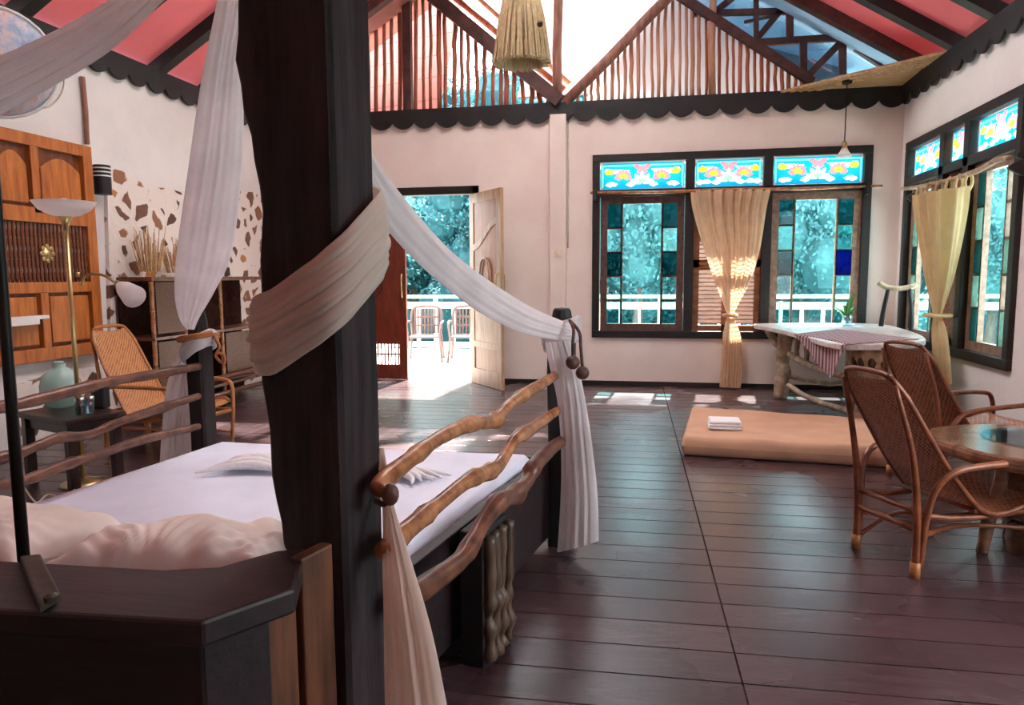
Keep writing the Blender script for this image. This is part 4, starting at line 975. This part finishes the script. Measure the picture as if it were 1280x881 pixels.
# driftwood table
zt = .82
tb = thing('driftwood_table', 'large pale driftwood table with long pointed top under the back window', 'table', (1.9, 7.8, 0))
tpoly = [on(940, 404, 'z', zt)] ; tip = tpoly[0]; tip.y = min(tip.y, 9.0)
poly = [(1.22, 8.75), (1.32, 8.95), (2.0, 9.08), (2.62, 9.0), (2.66, 8.3), (2.55, 7.4), (2.35, 6.75), (2.0, 6.42), (1.62, 6.35), (1.5, 6.6), (1.46, 7.3), (1.36, 8.1)]
cl = []
PP = [Vector((x, y, 0)) for x, y in poly]; PP2 = crom(PP + [PP[0]], 4)[:-1]
M().prism([(p.x, p.y, zt - .05) for p in PP2], (0, 0, .05)).build('tabletop', 'drift_top', tb, bevel=.012)
def knotty(a, b, r0, r1, nm, bow=(0, 0, 0), mat='drift', seed=0, parent=None, n=12):
    rg = random.Random(seed); a = Vector(a); b = Vector(b); pts = []; rs = []
    for k in range(9):
        t = k / 8; pts.append(a.lerp(b, t) + Vector(bow) * math.sin(math.pi * t) + Vector([rg.uniform(-1, 1) * r0 * .18 for _ in range(3)])); rs.append(lerp(r0, r1, t) * rg.uniform(.88, 1.14))
    return M().tube(pts, rs, n, smooth=3).build(nm, mat, parent or tb, smooth=True)
knotty((1.5, 8.5, 0), (1.53, 8.5, zt - .05), .075, .085, 'leg', seed=1)
knotty((1.93, 7.1, 0), (1.9, 7.12, zt - .05), .07, .09, 'leg', seed=2)
knotty((2.5, 8.6, 0), (2.48, 8.6, zt - .05), .07, .08, 'leg', seed=3); knotty((2.35, 7.15, 0), (2.33, 7.15, zt - .05), .07, .08, 'leg', seed=4)
knotty((1.5, 8.5, .52), (1.36, 8.62, zt - .06), .035, .04, 'brace', seed=5)
knotty((1.55, 8.35, .52), (1.83, 7.2, .44), .035, .035, 'apron', (0, 0, -.03), seed=6)
for k in range(4):
    t = .15 + k * .2; a = Vector((1.55, 8.35, .52)).lerp(Vector((1.83, 7.2, .44)), t); knotty(a, (a.x + .02, a.y + .1, zt - .06), .028, .03, 'spindle', seed=7 + k)
knotty((1.55, 8.4, .16), (1.9, 7.2, .10), .03, .03, 'stretcher', (-.03, 0, -.02), seed=15); knotty((2.45, 8.5, .2), (1.95, 7.2, .2), .03, .03, 'stretcher', (0, 0, .12), seed=16)
knotty((1.55, 8.45, .26), (2.45, 8.5, .24), .03, .03, 'stretcher', (0, 0, -.06), seed=17)
stp = thing('carved_stump', 'grey carved wooden stump standing under the near end of the driftwood table', 'stump', (2.1, 6.95, 0))
stp_c = Vector((1.98, 6.72, 0))
M().lathe([(.16, 0), (.2, .05), (.17, .2), (.13, .4), (.15, .55), (.2, .66), (.21, .72), (.19, .765), (0, .765)], stp_c, 28).build('stump_body', 'drift', stp, smooth=True)
m = M()
for k in range(12):
    a = k * math.pi / 6; m.ball(stp_c + Vector((.185 * math.cos(a), .185 * math.sin(a), .64)), .035, 8, (1, 1, 1.5))
m.build('carved_band', 'carved', stp, smooth=True)
# runner cloth over the near left edge, plant
rows = []
A0 = on(1003, 417, 'z', zt + .004); A1 = on(1070, 431, 'z', zt + .004); tipc = dp(1048, 470, 6.55)
B0 = Vector((1.95, 8.0, zt + .006)); B1 = Vector((2.35, 6.85, zt + .006))
e0 = Vector((1.44, 7.35, zt + .006)); e1 = Vector((1.64, 6.30, zt + .006))
for i in range(17):
    t = i / 16; e = e0.lerp(e1, t); b = B0.lerp(B1, t); L = .34 * t / .78 if t < .78 else .34 * (1 - (t - .78) / .22); L = max(L, .01)
    row = [b.lerp(e, q / 6) for q in range(7)] + [e + Vector((-.035 - .01 * math.sin(i), 0, -L * q / 5)) for q in range(1, 6)]
    rows.append(row)
tag(M().grid(rows).build('table_runner', 'runner', smooth=False, solid=.004), 'purple brown striped cloth draped over the edge of the driftwood table', 'cloth')
gp = on(1042, 403, 'z', zt); gp = Vector((min(gp.x, 2.2), min(gp.y, 8.6), zt)); pl = thing('potted_plant', 'small green plant in a glass on the driftwood table', 'plant', gp + Vector((0, 0, .003)))
M().lathe([(.04, .003), (.06, .02), (.055, .09), (.05, .12), (.045, .12), (.05, .02), (0, .015)], gp, 18).build('glass_vase', 'glasstop', pl, smooth=True)
for k, (dx, dz, cv_) in enumerate(((.05, .3, .0), (-.19, .15, .02), (.09, .16, .0), (-.1, .1, .03), (.02, .22, 0), (-.02, .17, .02))):
    a = gp + Vector((0, 0, .06)); b = gp + Vector((dx * .5, -.02 + .015 * k, .06 + dz * .7 + cv_)); c2 = gp + Vector((dx, -.03 + .02 * k, .06 + dz))
    P3 = crom([a, b, c2], 5); m = M(); rws = []
    for i, q in enumerate(P3):
        wdt = .022 * math.sin(math.pi * min(.98, max(.06, i / (len(P3) - 1)))); rws.append([q + Vector((0, -wdt, 0)) + Vector((wdt * .6, 0, 0)), q + Vector((0, 0, -.006)), q + Vector((0, wdt, 0)) - Vector((wdt * .6, 0, 0))])
    m.grid(rws).build('leaf', 'leaf', pl, smooth=True, solid=.003)
M().lathe([(.03, .06), (.035, .1), (.02, .13), (0, .13)], gp, 10).build('stem_base', 'knob', pl, smooth=True)
# dark chair in the corner
dc = thing('dark_chair', 'dark wooden chair with a curved pale crest rail in the far right corner', 'chair', (2.5, 8.6, 0))
def dcp(x, y): return on(x, y, 'y', 8.55)
t0, t1 = dcp(1108, 362), dcp(1139, 362); bx = (t0.x + t1.x) / 2; hw = (t1.x - t0.x) / 2
for s in (-1, 1):
    x = bx + s * hw; M().tube([(x, 8.72, 0), (x, 8.64, .5), (x + s * .03, 8.57, .85), (x - s * .02, 8.55, 1.25)], [.022, .024, .026, .022], 8, smooth=4).build('leg', 'black', dc, smooth=True)
    M().tube([(x, 8.28, 0), (x, 8.28, .47)], .022, 8).build('leg', 'black', dc, smooth=True)
M().tube([(bx - hw - .09, 8.54, 1.30), (bx - hw, 8.55, 1.25), (bx, 8.56, 1.235), (bx + hw, 8.55, 1.255), (bx + hw + .05, 8.54, 1.28)], [.03, .03, .026, .03, .026], 8, smooth=4).build('crest_rail', 'drift', dc, smooth=True)
M().box(bx - hw - .02, bx + hw + .02, 8.24, 8.68, .46, .5).build('seat', 'black', dc, bevel=.01)
M().bar((bx - hw, 8.60, .74), (bx + hw, 8.60, .74), .03, .05).build('back_rail', 'black', dc)
# rattan lounge chairs
def rattan_chair(mats, lbl, grp=None):
    fr_, wk = mats; t = thing('rattan_chair', lbl, 'chair', (0, 0, 0), 0, grp); h = .19
    prof = [(-.145, .93), (-.06, .80), (.04, .65), (.16, .48), (.27, .35), (.33, .295), (.42, .275), (.55, .30), (.70, .345), (.93, .375), (1.0, .355)]
    P3 = crom([Vector((x, 0, z)) for x, z in prof], 4)
    def wid(i): t_ = i / (len(P3) - 1); return lerp(.175, .235, min(1, t_ * 1.6)) * (1 if i > 2 else (.80 + .07 * i))
    ns = next(i for i, p in enumerate(P3) if p.x > .34)
    for nm, a, b in (('backrest', 0, ns), ('seat', ns, len(P3) - 1)):
        rows = []
        for i in range(a, b + 1):
            wdt = wid(i); sag = .02
            rows.append([Vector((P3[i].x + sag * .3 * (1 - (j / 5 - 1) ** 2) , wdt * (j / 5 - 1), P3[i].z - sag * (1 - (j / 5 - 1) ** 2))) for j in range(11)])
        M().grid(rows).build(nm, wk, t, smooth=True, solid=.008)
    for s in (-1, 1):
        M().tube([(P3[i].x, s * wid(i), P3[i].z + .004) for i in range(0, len(P3))], .0135, 8).build('edge_cane', fr_, t, smooth=True)
        lg_ = M().tube([(0, s * h, 0), (-.005, s * h, .3), (-.05, s * h * .98, .6), (-.14, s * .165, .90)], [.019, .018, .015, .012], 8, smooth=4).build('rear_leg', fr_, t, smooth=True)
        M().tube([(0, s * h, .0), (0, s * h, .075)], .024, 10).build('foot_binding', 'rattan_light', lg_, smooth=True)
        M().tube([(.02, s * (h + .005), .05), (.03, s * (h + .02), .3), (.055, s * (h + .04), .43), (.12, s * (h + .06), .50), (.25, s * (h + .075), .525), (.62, s * (h + .08), .53), (.93, s * (h + .07), .52), (1.02, s * (h + .06), .475), (1.035, s * (h + .05), .3), (1.01, s * (h + .04), 0)], .0165, 8, smooth=5).build('armrest', fr_, t, smooth=True)
        M().tube([(0, s * h, .30), (.3, s * (h + .02), .265), (1.02, s * (h + .04), .30)], .015, 8, smooth=3).build('seat_rail', fr_, t, smooth=True)
        M().tube([(0, s * h, .19), (.43, s * .07, .17), (1.01, s * (h + .03), .12)], .012, 8, smooth=4).build('brace', fr_, t, smooth=True)
        M().tube([(0, s * h, .06), (.12, s * h * .5, .2), (.2, 0, .235)], .010, 8, smooth=4).build('brace', fr_, t, smooth=True)
    M().tube([(0, -h, .225), (0, h, .225)], .015, 8).build('stretcher', fr_, t, smooth=True)
    M().tube([(.0, -h, .31), (.0, h, .31)], .012, 8).build('stretcher', fr_, t, smooth=True)
    M().tube([(1.02, -h - .04, .29), (1.02, h + .04, .29)], .016, 8).build('stretcher', fr_, t, smooth=True)
    M().tube([(-.147, -.14, .935), (-.15, -.08, .95), (-.15, .08, .95), (-.147, .14, .935)], .014, 8, smooth=3).build('top_cane', fr_, t, smooth=True)
    M().tube([(.30, -.22, .30), (.30, .22, .30)], .013, 8).build('cross_cane', fr_, t, smooth=True)
    return t
n0 = on(1143, 722, 'z', 0); f0 = on(1070, 685, 'z', 0); mid = (n0 + f0) / 2; dl_ = (f0 - n0)
ch = rattan_chair(('rattan', 'wicker'), 'brown rattan lounge chair nearest the camera on the right, seen from behind', 'rattan lounge chairs')
ch.location = mid; ch.rotation_euler = (0, 0, math.atan2(dl_.y, dl_.x) - math.pi / 2)
ch2 = copy_tree(ch); ch2['label'] = 'brown rattan lounge chair behind the slab table, further from the camera'; pp = dp(1150, 432, 4.75); ch2.location = (pp.x, pp.y, 0); ch2.rotation_euler = (0, 0, R(30))
ch3 = rattan_chair(('rattan_light', 'wicker_lt'), 'golden rattan recliner beyond the bed at left by the pebble wall', 'rattan lounge chairs')
pp = dp(150, 398, 5.9); ch3.location = (pp.x, pp.y, 0); ch3.rotation_euler = (0, 0, R(-6)); ch3.scale = (.82, 1.1, 1.06)
# slab table
sc_ = on(1302, 552, 'z', .56); sl_ = thing('slab_table', 'low glossy brown wooden slab table at the right edge before the rattan chairs', 'table', (sc_.x, sc_.y, 0))
pts = []
for k in range(40):
    a = 2 * math.pi * k / 40; r_ = 1 + .05 * math.sin(3 * a + 1) + .03 * math.sin(5 * a); pts.append((sc_.x + .52 * r_ * math.cos(a), sc_.y + .44 * r_ * math.sin(a), .49))
M().prism(pts, (0, 0, .07)).build('tabletop', 'slab', sl_, bevel=.025)
M().lathe([(.26, 0), (.26, .006), (0, .006)], (sc_.x + .02, sc_.y + .04, .561), 32).build('glass_inlay', 'glasstop', sl_, label='clear glass inlay')
knotty((sc_.x, sc_.y, 0), (sc_.x, sc_.y, .49), .13, .16, 'pedestal', mat='slab', seed=22, parent=sl_)
for k in range(3):
    a = R(200 + k * 110); knotty((sc_.x + .3 * math.cos(a), sc_.y + .28 * math.sin(a), 0), (sc_.x + .2 * math.cos(a), sc_.y + .2 * math.sin(a), .49), .03, .035, 'leg', mat='slab', seed=23 + k, parent=sl_)
# wall fittings
q = on(698, 317, 'y', YB - .075); ls_ = thing('light_switch', 'small cream light switch on the pilaster of the back wall', 'switch', (q.x, YB - .07, q.z))
M().box(q.x - .045, q.x + .045, YB - .088, YB - .071, q.z - .045, q.z + .045).build('switch_plate', 'switch', ls_, bevel=.004); M().box(q.x - .018, q.x + .018, YB - .096, YB - .088, q.z - .022, q.z + .022).build('rocker', 'switch', ls_, bevel=.003)
tag(M().tube([(-1.01, YB - .012, ZW - .02), (-1.005, YB - .012, 2.6), (-1.012, YB - .012, 2.0), (-1.01, YB - .012, 1.75)], .009, 6).build('wall_cable', 'cable', smooth=True), 'thin cable running down the edge of the pilaster', 'cable')
# ================================================================== left side
XW = XL
cab = thing('teak_screen', 'orange teak panelled screen with a spindle band hung on the left wall', 'panel', (XW + .08, 5.5, .7))
X0, X1 = XW + .045, XW + .105
def lw(px, y=300): return on(px, y, 'x', X1).y
def lz(px, y): return on(px, y, 'x', X1).z
y0, y1 = lw(2), lw(122); zt_, zb2 = lz(120, 185), lz(128, 441)
def by(m, a, b, c, d, x0=X0, x1=X1): m.box(x0, x1, a, b, c, d)
mm = (lw(48) + lw(54)) / 2
zA = lz(60, 268); zB = lz(60, 276); zC = lz(60, 351); zD = lz(60, 366)
m = M(); s_ = .11
by(m, y0 - .1, y0, zb2, zt_); by(m, y1 - s_, y1, zb2, zt_); by(m, y0, y1 - s_, zt_ - .1, zt_); by(m, y0, y1 - s_, zb2, zb2 + .11); by(m, y0, y1 - s_, zB - .02, zA + .05); by(m, y0, y1 - s_, zD, zC - .01)
by(m, mm - .04, mm + .04, zA, zt_ - .1); by(m, mm - .04, mm + .04, zb2 + .1, zD)
m.build('panel_frame', 'teak', cab, bevel=.006)
for (a, b) in ((y0, mm - .04), (mm + .04, y1 - s_)):
    pu = [(X0 + .01, a + .03, zA + .08), (X0 + .01, b - .03, zA + .08)] + [(X0 + .01, lerp(b - .03, a + .03, k / 10), zt_ - .26 + .1 * math.sin(math.pi * k / 10)) for k in range(11)]
    M().prism(pu, (.035, 0, 0)).build('raised_panel', 'teak', cab, bevel=.008)
    M().box(X0, X0 + .012, a, b, zA, zt_ - .08).build('back_panel', 'teak_dark', cab)
    M().box(X0 + .01, X0 + .045, a + .03, b - .03, zb2 + .14, zD - .03).build('raised_panel', 'teak', cab, bevel=.008); M().box(X0, X0 + .012, a, b, zb2 + .1, zD).build('back_panel', 'teak_dark', cab)
n = 22
for k in range(n):
    y = lerp(y0 + .02, y1 - s_ - .02, k / (n - 1)); hgt = zB - .02 - (zC - .01)
    M().lathe([(.011, 0), (.017, hgt * .1), (.010, hgt * .2), (.018, hgt * .33), (.012, hgt * .38), (.018, hgt * .43), (.010, hgt * .55), (.018, hgt * .68), (.012, hgt * .73), (.017, hgt * .8), (.010, hgt * .9), (.012, hgt)], (X0 + .03, y, zC - .01), 8).build('spindle', 'teak_dark', cab, smooth=True)
q = on(60, 317, 'x', X1)
m = M().lathe([(.0, .03), (.025, .028), (.03, .015), (.055, .02), (.06, 0), (0, 0)], (X1 - .02, q.y, q.z), 20, mat=Matrix.Rotation(R(90), 3, 'Y'))
for k in range(8): a = k * math.pi / 4; m.ball((X1 - .005, q.y + .062 * math.cos(a), q.z + .062 * math.sin(a)), .022, 8, (.5, 1, 1))
m.build('rosette', 'brass', cab, smooth=True)
q0 = on(18, 408, 'x', X1 + .1); q1 = on(50, 398, 'x', X1 + .1); M().box(X1, X1 + .1, q0.y - .15, q1.y, q0.z, q0.z + .07).box(X1, X1 + .08, q1.y, q1.y + .12, q0.z + .04, q0.z + .07).build('ledge', 'white', cab, bevel=.004, label='white ledge')
# striped wall lamp
q = on(128, 225, 'x', XW + .09); sc2 = thing('wall_lamp', 'black wall lamp with white stripes beside the teak screen', 'lamp', q); za, zb3 = on(128, 207, 'x', XW + .09).z, on(128, 243, 'x', XW + .09).z
M().lathe([(.0, 0), (.075, 0), (.075, zb3 * 0 + (za - zb3)), (0, za - zb3)], (q.x, q.y, zb3), 20).build('shade', 'blackplastic', sc2, smooth=False)
for k in range(3): M().lathe([(.0765, 0), (.0775, .006), (.0765, .013)], (q.x, q.y, za - .035 - k * .035), 20, cap=False).build('stripe', 'white', sc2)
M().box(XW + .005, XW + .03, q.y - .03, q.y + .03, q.z - .05, q.z + .05).build('mount', 'blackplastic', sc2)
a = on(103, 96, 'x', XW + .03); b = on(109, 180, 'x', XW + .03)
tag(M().tube([a, a.lerp(b, .5) + Vector((0, .01, 0)), b], .022, 8).build('wall_conduit', 'pole', smooth=True), 'brown pipe running down the left wall above the teak screen', 'pipe')
lp = [on(x, y, 'x', XW + .01) for x, y in ((30, 122), (45, 133), (62, 133), (76, 118), (80, 100), (72, 88))]
tag(M().tube(lp, .006, 6, smooth=5).build('wall_cable', 'cable', smooth=True), 'loop of pale cable on the left wall below the swag', 'cable')
# parasol disc high at left
pc_ = dp(-4, 78, 5.0); dd = thing('floral_parasol', 'round floral parasol disc hanging high at the left edge', 'parasol', pc_)
nrm = (CP - pc_).normalized(); rotm = nrm.to_track_quat('Z', 'Y').to_matrix()
M().lathe([(.36, -.03), (.34, -.01), (.22, .04), (.1, .08), (0, .1)], pc_, 32, mat=rotm).build('parasol_cloth', 'parasol', dd, smooth=True)
M().tube([pc_ + rotm @ Vector((.365 * math.cos(k * math.pi / 16), .365 * math.sin(k * math.pi / 16), -.03)) for k in range(33)], .012, 8).build('rim', 'white', dd, smooth=True)
for k in range(8): a = k * math.pi / 4; M().tube([pc_ + rotm @ Vector((0, 0, .09)), pc_ + rotm @ Vector((.34 * math.cos(a), .34 * math.sin(a), -.02))], .005, 5).build('rib', 'bamboo', dd)
# floor lamp
lb = on(105, 605, 'z', 0); fl = thing('floor_lamp', 'brass floor lamp with white glass bowl shade and side reading lamp', 'lamp', lb)
zt2 = on(97, 270, 'y', lb.y).z
M().lathe([(.14, 0), (.14, .015), (.05, .03), (.015, .05)], lb, 28).build('base', 'brass', fl, smooth=True)
M().tube([lb + Vector((0, 0, .03)), Vector((lb.x, lb.y, zt2))], .014, 10).build('pole', 'brass', fl, smooth=True)
M().lathe([(.014, -.09), (.022, -.05), (.045, .0), (.02, .01)], (lb.x, lb.y, zt2), 16).build('cup', 'brass', fl, smooth=True)
M().lathe([(.03, .0), (.09, .012), (.15, .045), (.19, .1), (.185, .1), (.145, .052), (.08, .02), (0, .01)], (lb.x, lb.y, zt2 - .005), 32).build('bowl_shade', 'lampglass', fl, smooth=True)
M().ball((lb.x, lb.y, zt2 + .075), .045, 12).build('bulb', 'lampglass', fl, smooth=True)
zz = on(102, 352, 'y', lb.y).z
ar = [dp(x, y, 4.75) for x, y in ((102, 357), (106, 346), (118, 342), (132, 345), (142, 352))]; M().tube(ar, .009, 8, smooth=4).build('reading_arm', 'brass', fl, smooth=True)
s1_ = dp(146, 353, 4.72); s2_ = dp(168, 371, 4.6); dz_ = (s2_ - s1_)
M().tube([s1_, s1_ + dz_ * .25], .017, 10).build('socket', 'brass', fl, smooth=True)
M().tube([s1_ + dz_ * .2, s1_ + dz_ * .5, s1_ + dz_], [.028, .055, .075], 18, cap=True).build('reading_shade', 'lampglass', fl, smooth=True)
M().tube([dp(97, 346, 4.78), dp(97, 340, 4.78)], .012, 8).build('switch_knob', 'brass', fl, smooth=True)
M().lathe([(.02, 0), (.022, .02), (.02, .04)], (lb.x, lb.y, .6), 12).build('pole_joint', 'brass', fl, smooth=True)
cbl = [on(x, y, 'z', .012) for x, y in ((97, 608), (80, 622), (60, 618), (45, 628), (30, 610), (18, 606))]
tag(M().tube(cbl, .006, 6, smooth=5).build('lamp_cable', 'cable', smooth=True), 'pale lamp cable lying on the floor beside the bed', 'cable')
# low dark table with jug and glasses
tc2 = dp(88, 514, 5.0); lt = thing('low_table', 'small dark low table below the teak screen at left', 'table', (tc2.x, tc2.y, 0)); hz = tc2.z
ang = Matrix.Translation((tc2.x, tc2.y, 0)) @ Matrix.Rotation(R(-20), 4, 'Z')
M().box(-.33, .33, -.2, .2, hz - .04, hz, mat=ang).build('tabletop', 'dark_table', lt, bevel=.008); M().box(-.28, .28, -.16, .16, hz - .11, hz - .04, mat=ang).build('apron', 'dark_table', lt)
for sx in (-1, 1):
    for sy in (-1, 1): M().box(sx * .27 - .03, sx * .27 + .03, sy * .15 - .03, sy * .15 + .03, 0, hz - .04, mat=ang).build('leg', 'dark_table', lt, bevel=.005)
jc = dp(76, 490, 5.15); jc.z = hz + .002
jg = thing('glass_jug', 'large round frosted teal glass jug on the low dark table', 'jug', jc)
M().lathe([(.06, 0), (.1, .02), (.13, .09), (.13, .16), (.11, .23), (.07, .27), (.04, .29), (.045, .31), (.035, .31), (.03, .29)], jc + Vector((0, 0, .0)), 28).build('jug_body', 'jug', jg, smooth=True)
M().lathe([(.0, .31), (.036, .31), (.03, .33), (0, .335)], jc, 14).build('stopper', 'jug', jg, smooth=True)
for k, (x, y, d) in enumerate(((100, 510, 4.85), (112, 508, 4.9))):
    c3 = dp(x, y, d); c3.z = hz + .002; tag(M().lathe([(.0, 0), (.028, 0), (.034, .12), (.031, .12), (.026, .008), (0, .008)], c3, 16).build('drinking_glass', 'glasstop', smooth=True), ['clear drinking glass on the low table, nearest the lamp pole', 'clear drinking glass on the low table, right of the other one'][k], 'glass', 'glasses on the low table')
c3 = dp(126, 500, 5.1); c3.z = hz + .002; tag(M().box(c3.x - .05, c3.x + .05, c3.y - .04, c3.y + .04, c3.z, c3.z + .2).build('black_canister', 'blackplastic', bevel=.015), 'black upright canister at the right end of the low table', 'canister')
# rattan rack along the left wall
rk = thing('rattan_rack', 'dark rattan rack with lattice doors standing along the pebble wall', 'rack', (-4.8, 7.0, 0)); ra, rb_ = 6.1, 8.2; xf, xb = -4.62, -5.0
M().box(xb, xf, ra, rb_, 1.37, 1.41).build('top_board', 'branch_dark', rk, bevel=.006)
M().box(xb, xf, ra, rb_, .80, .83).build('shelf', 'branch_dark', rk, bevel=.004); M().box(xb, xf, ra, rb_, .2, .23).build('shelf', 'branch_dark', rk, bevel=.004)
M().box(xb - .0, xb + .02, ra, rb_, .05, 1.37).build('back_panel', 'rackback', rk)
for y in (ra + .03, 6.62, 7.25, rb_ - .03):
    m = M()
    for s in range(5): m.lathe([(.026, 0), (.022, .02), (.022, .25), (.026, .27)], (xf - .03, y, s * .274), 10)
    m.build('bamboo_post', 'branch', rk, smooth=True)
for a, b, c, d in ((ra + .07, 6.58, .86, 1.36), (ra + .07, 6.58, .25, .78), (7.3, 8.12, .25, .78)):
    M().grid([[(xf - .02, lerp(a, b, j / 4), lerp(c, d, i / 4)) for j in range(5)] for i in range(5)]).build('lattice_door', 'lattice', rk, solid=.01)
for z in (.12, .3): M().tube([(xf + .03, ra - .05, z), (xf + .035, 7, z + .01), (xf + .03, 8.6, z)], .028, 10).build('bamboo_rail', 'branch_dark', rk, smooth=True)
bk = dp(206, 336, 7.25); bk = Vector((-4.82, 6.35, 1.412)); rb3 = thing('reed_basket', 'bundle of upright reeds in a basket on the rattan rack', 'basket', bk)
M().lathe([(.1, 0), (.14, .06), (.15, .16), (.14, .2), (.12, .2), (.12, .05), (0, .02)], bk, 20).build('basket', 'wicker_lt', rb3, smooth=True)
m = M(); rg = random.Random(9)
for k in range(60):
    a = rg.uniform(0, 6.28); r_ = rg.uniform(0, .11); e = rg.uniform(.3, .5); m.tube([bk + Vector((r_ * math.cos(a), r_ * math.sin(a), .05)), bk + Vector((r_ * 1.5 * math.cos(a), r_ * 1.9 * math.sin(a), e))], [.006, .003], 5)
m.build('reeds', 'bamboo', rb3)
bk2 = copy_tree(rb3); bk2.location = (-4.82, 6.78, 1.412); bk2.rotation_euler = (0, 0, 1.2); bk2.scale = (1, 1, .8); bk2['label'] = 'shorter bundle of reeds in a basket on the rack, behind the hanging drape'; bk2['group'] = 'reed baskets on the rack'; rb3['group'] = 'reed baskets on the rack'
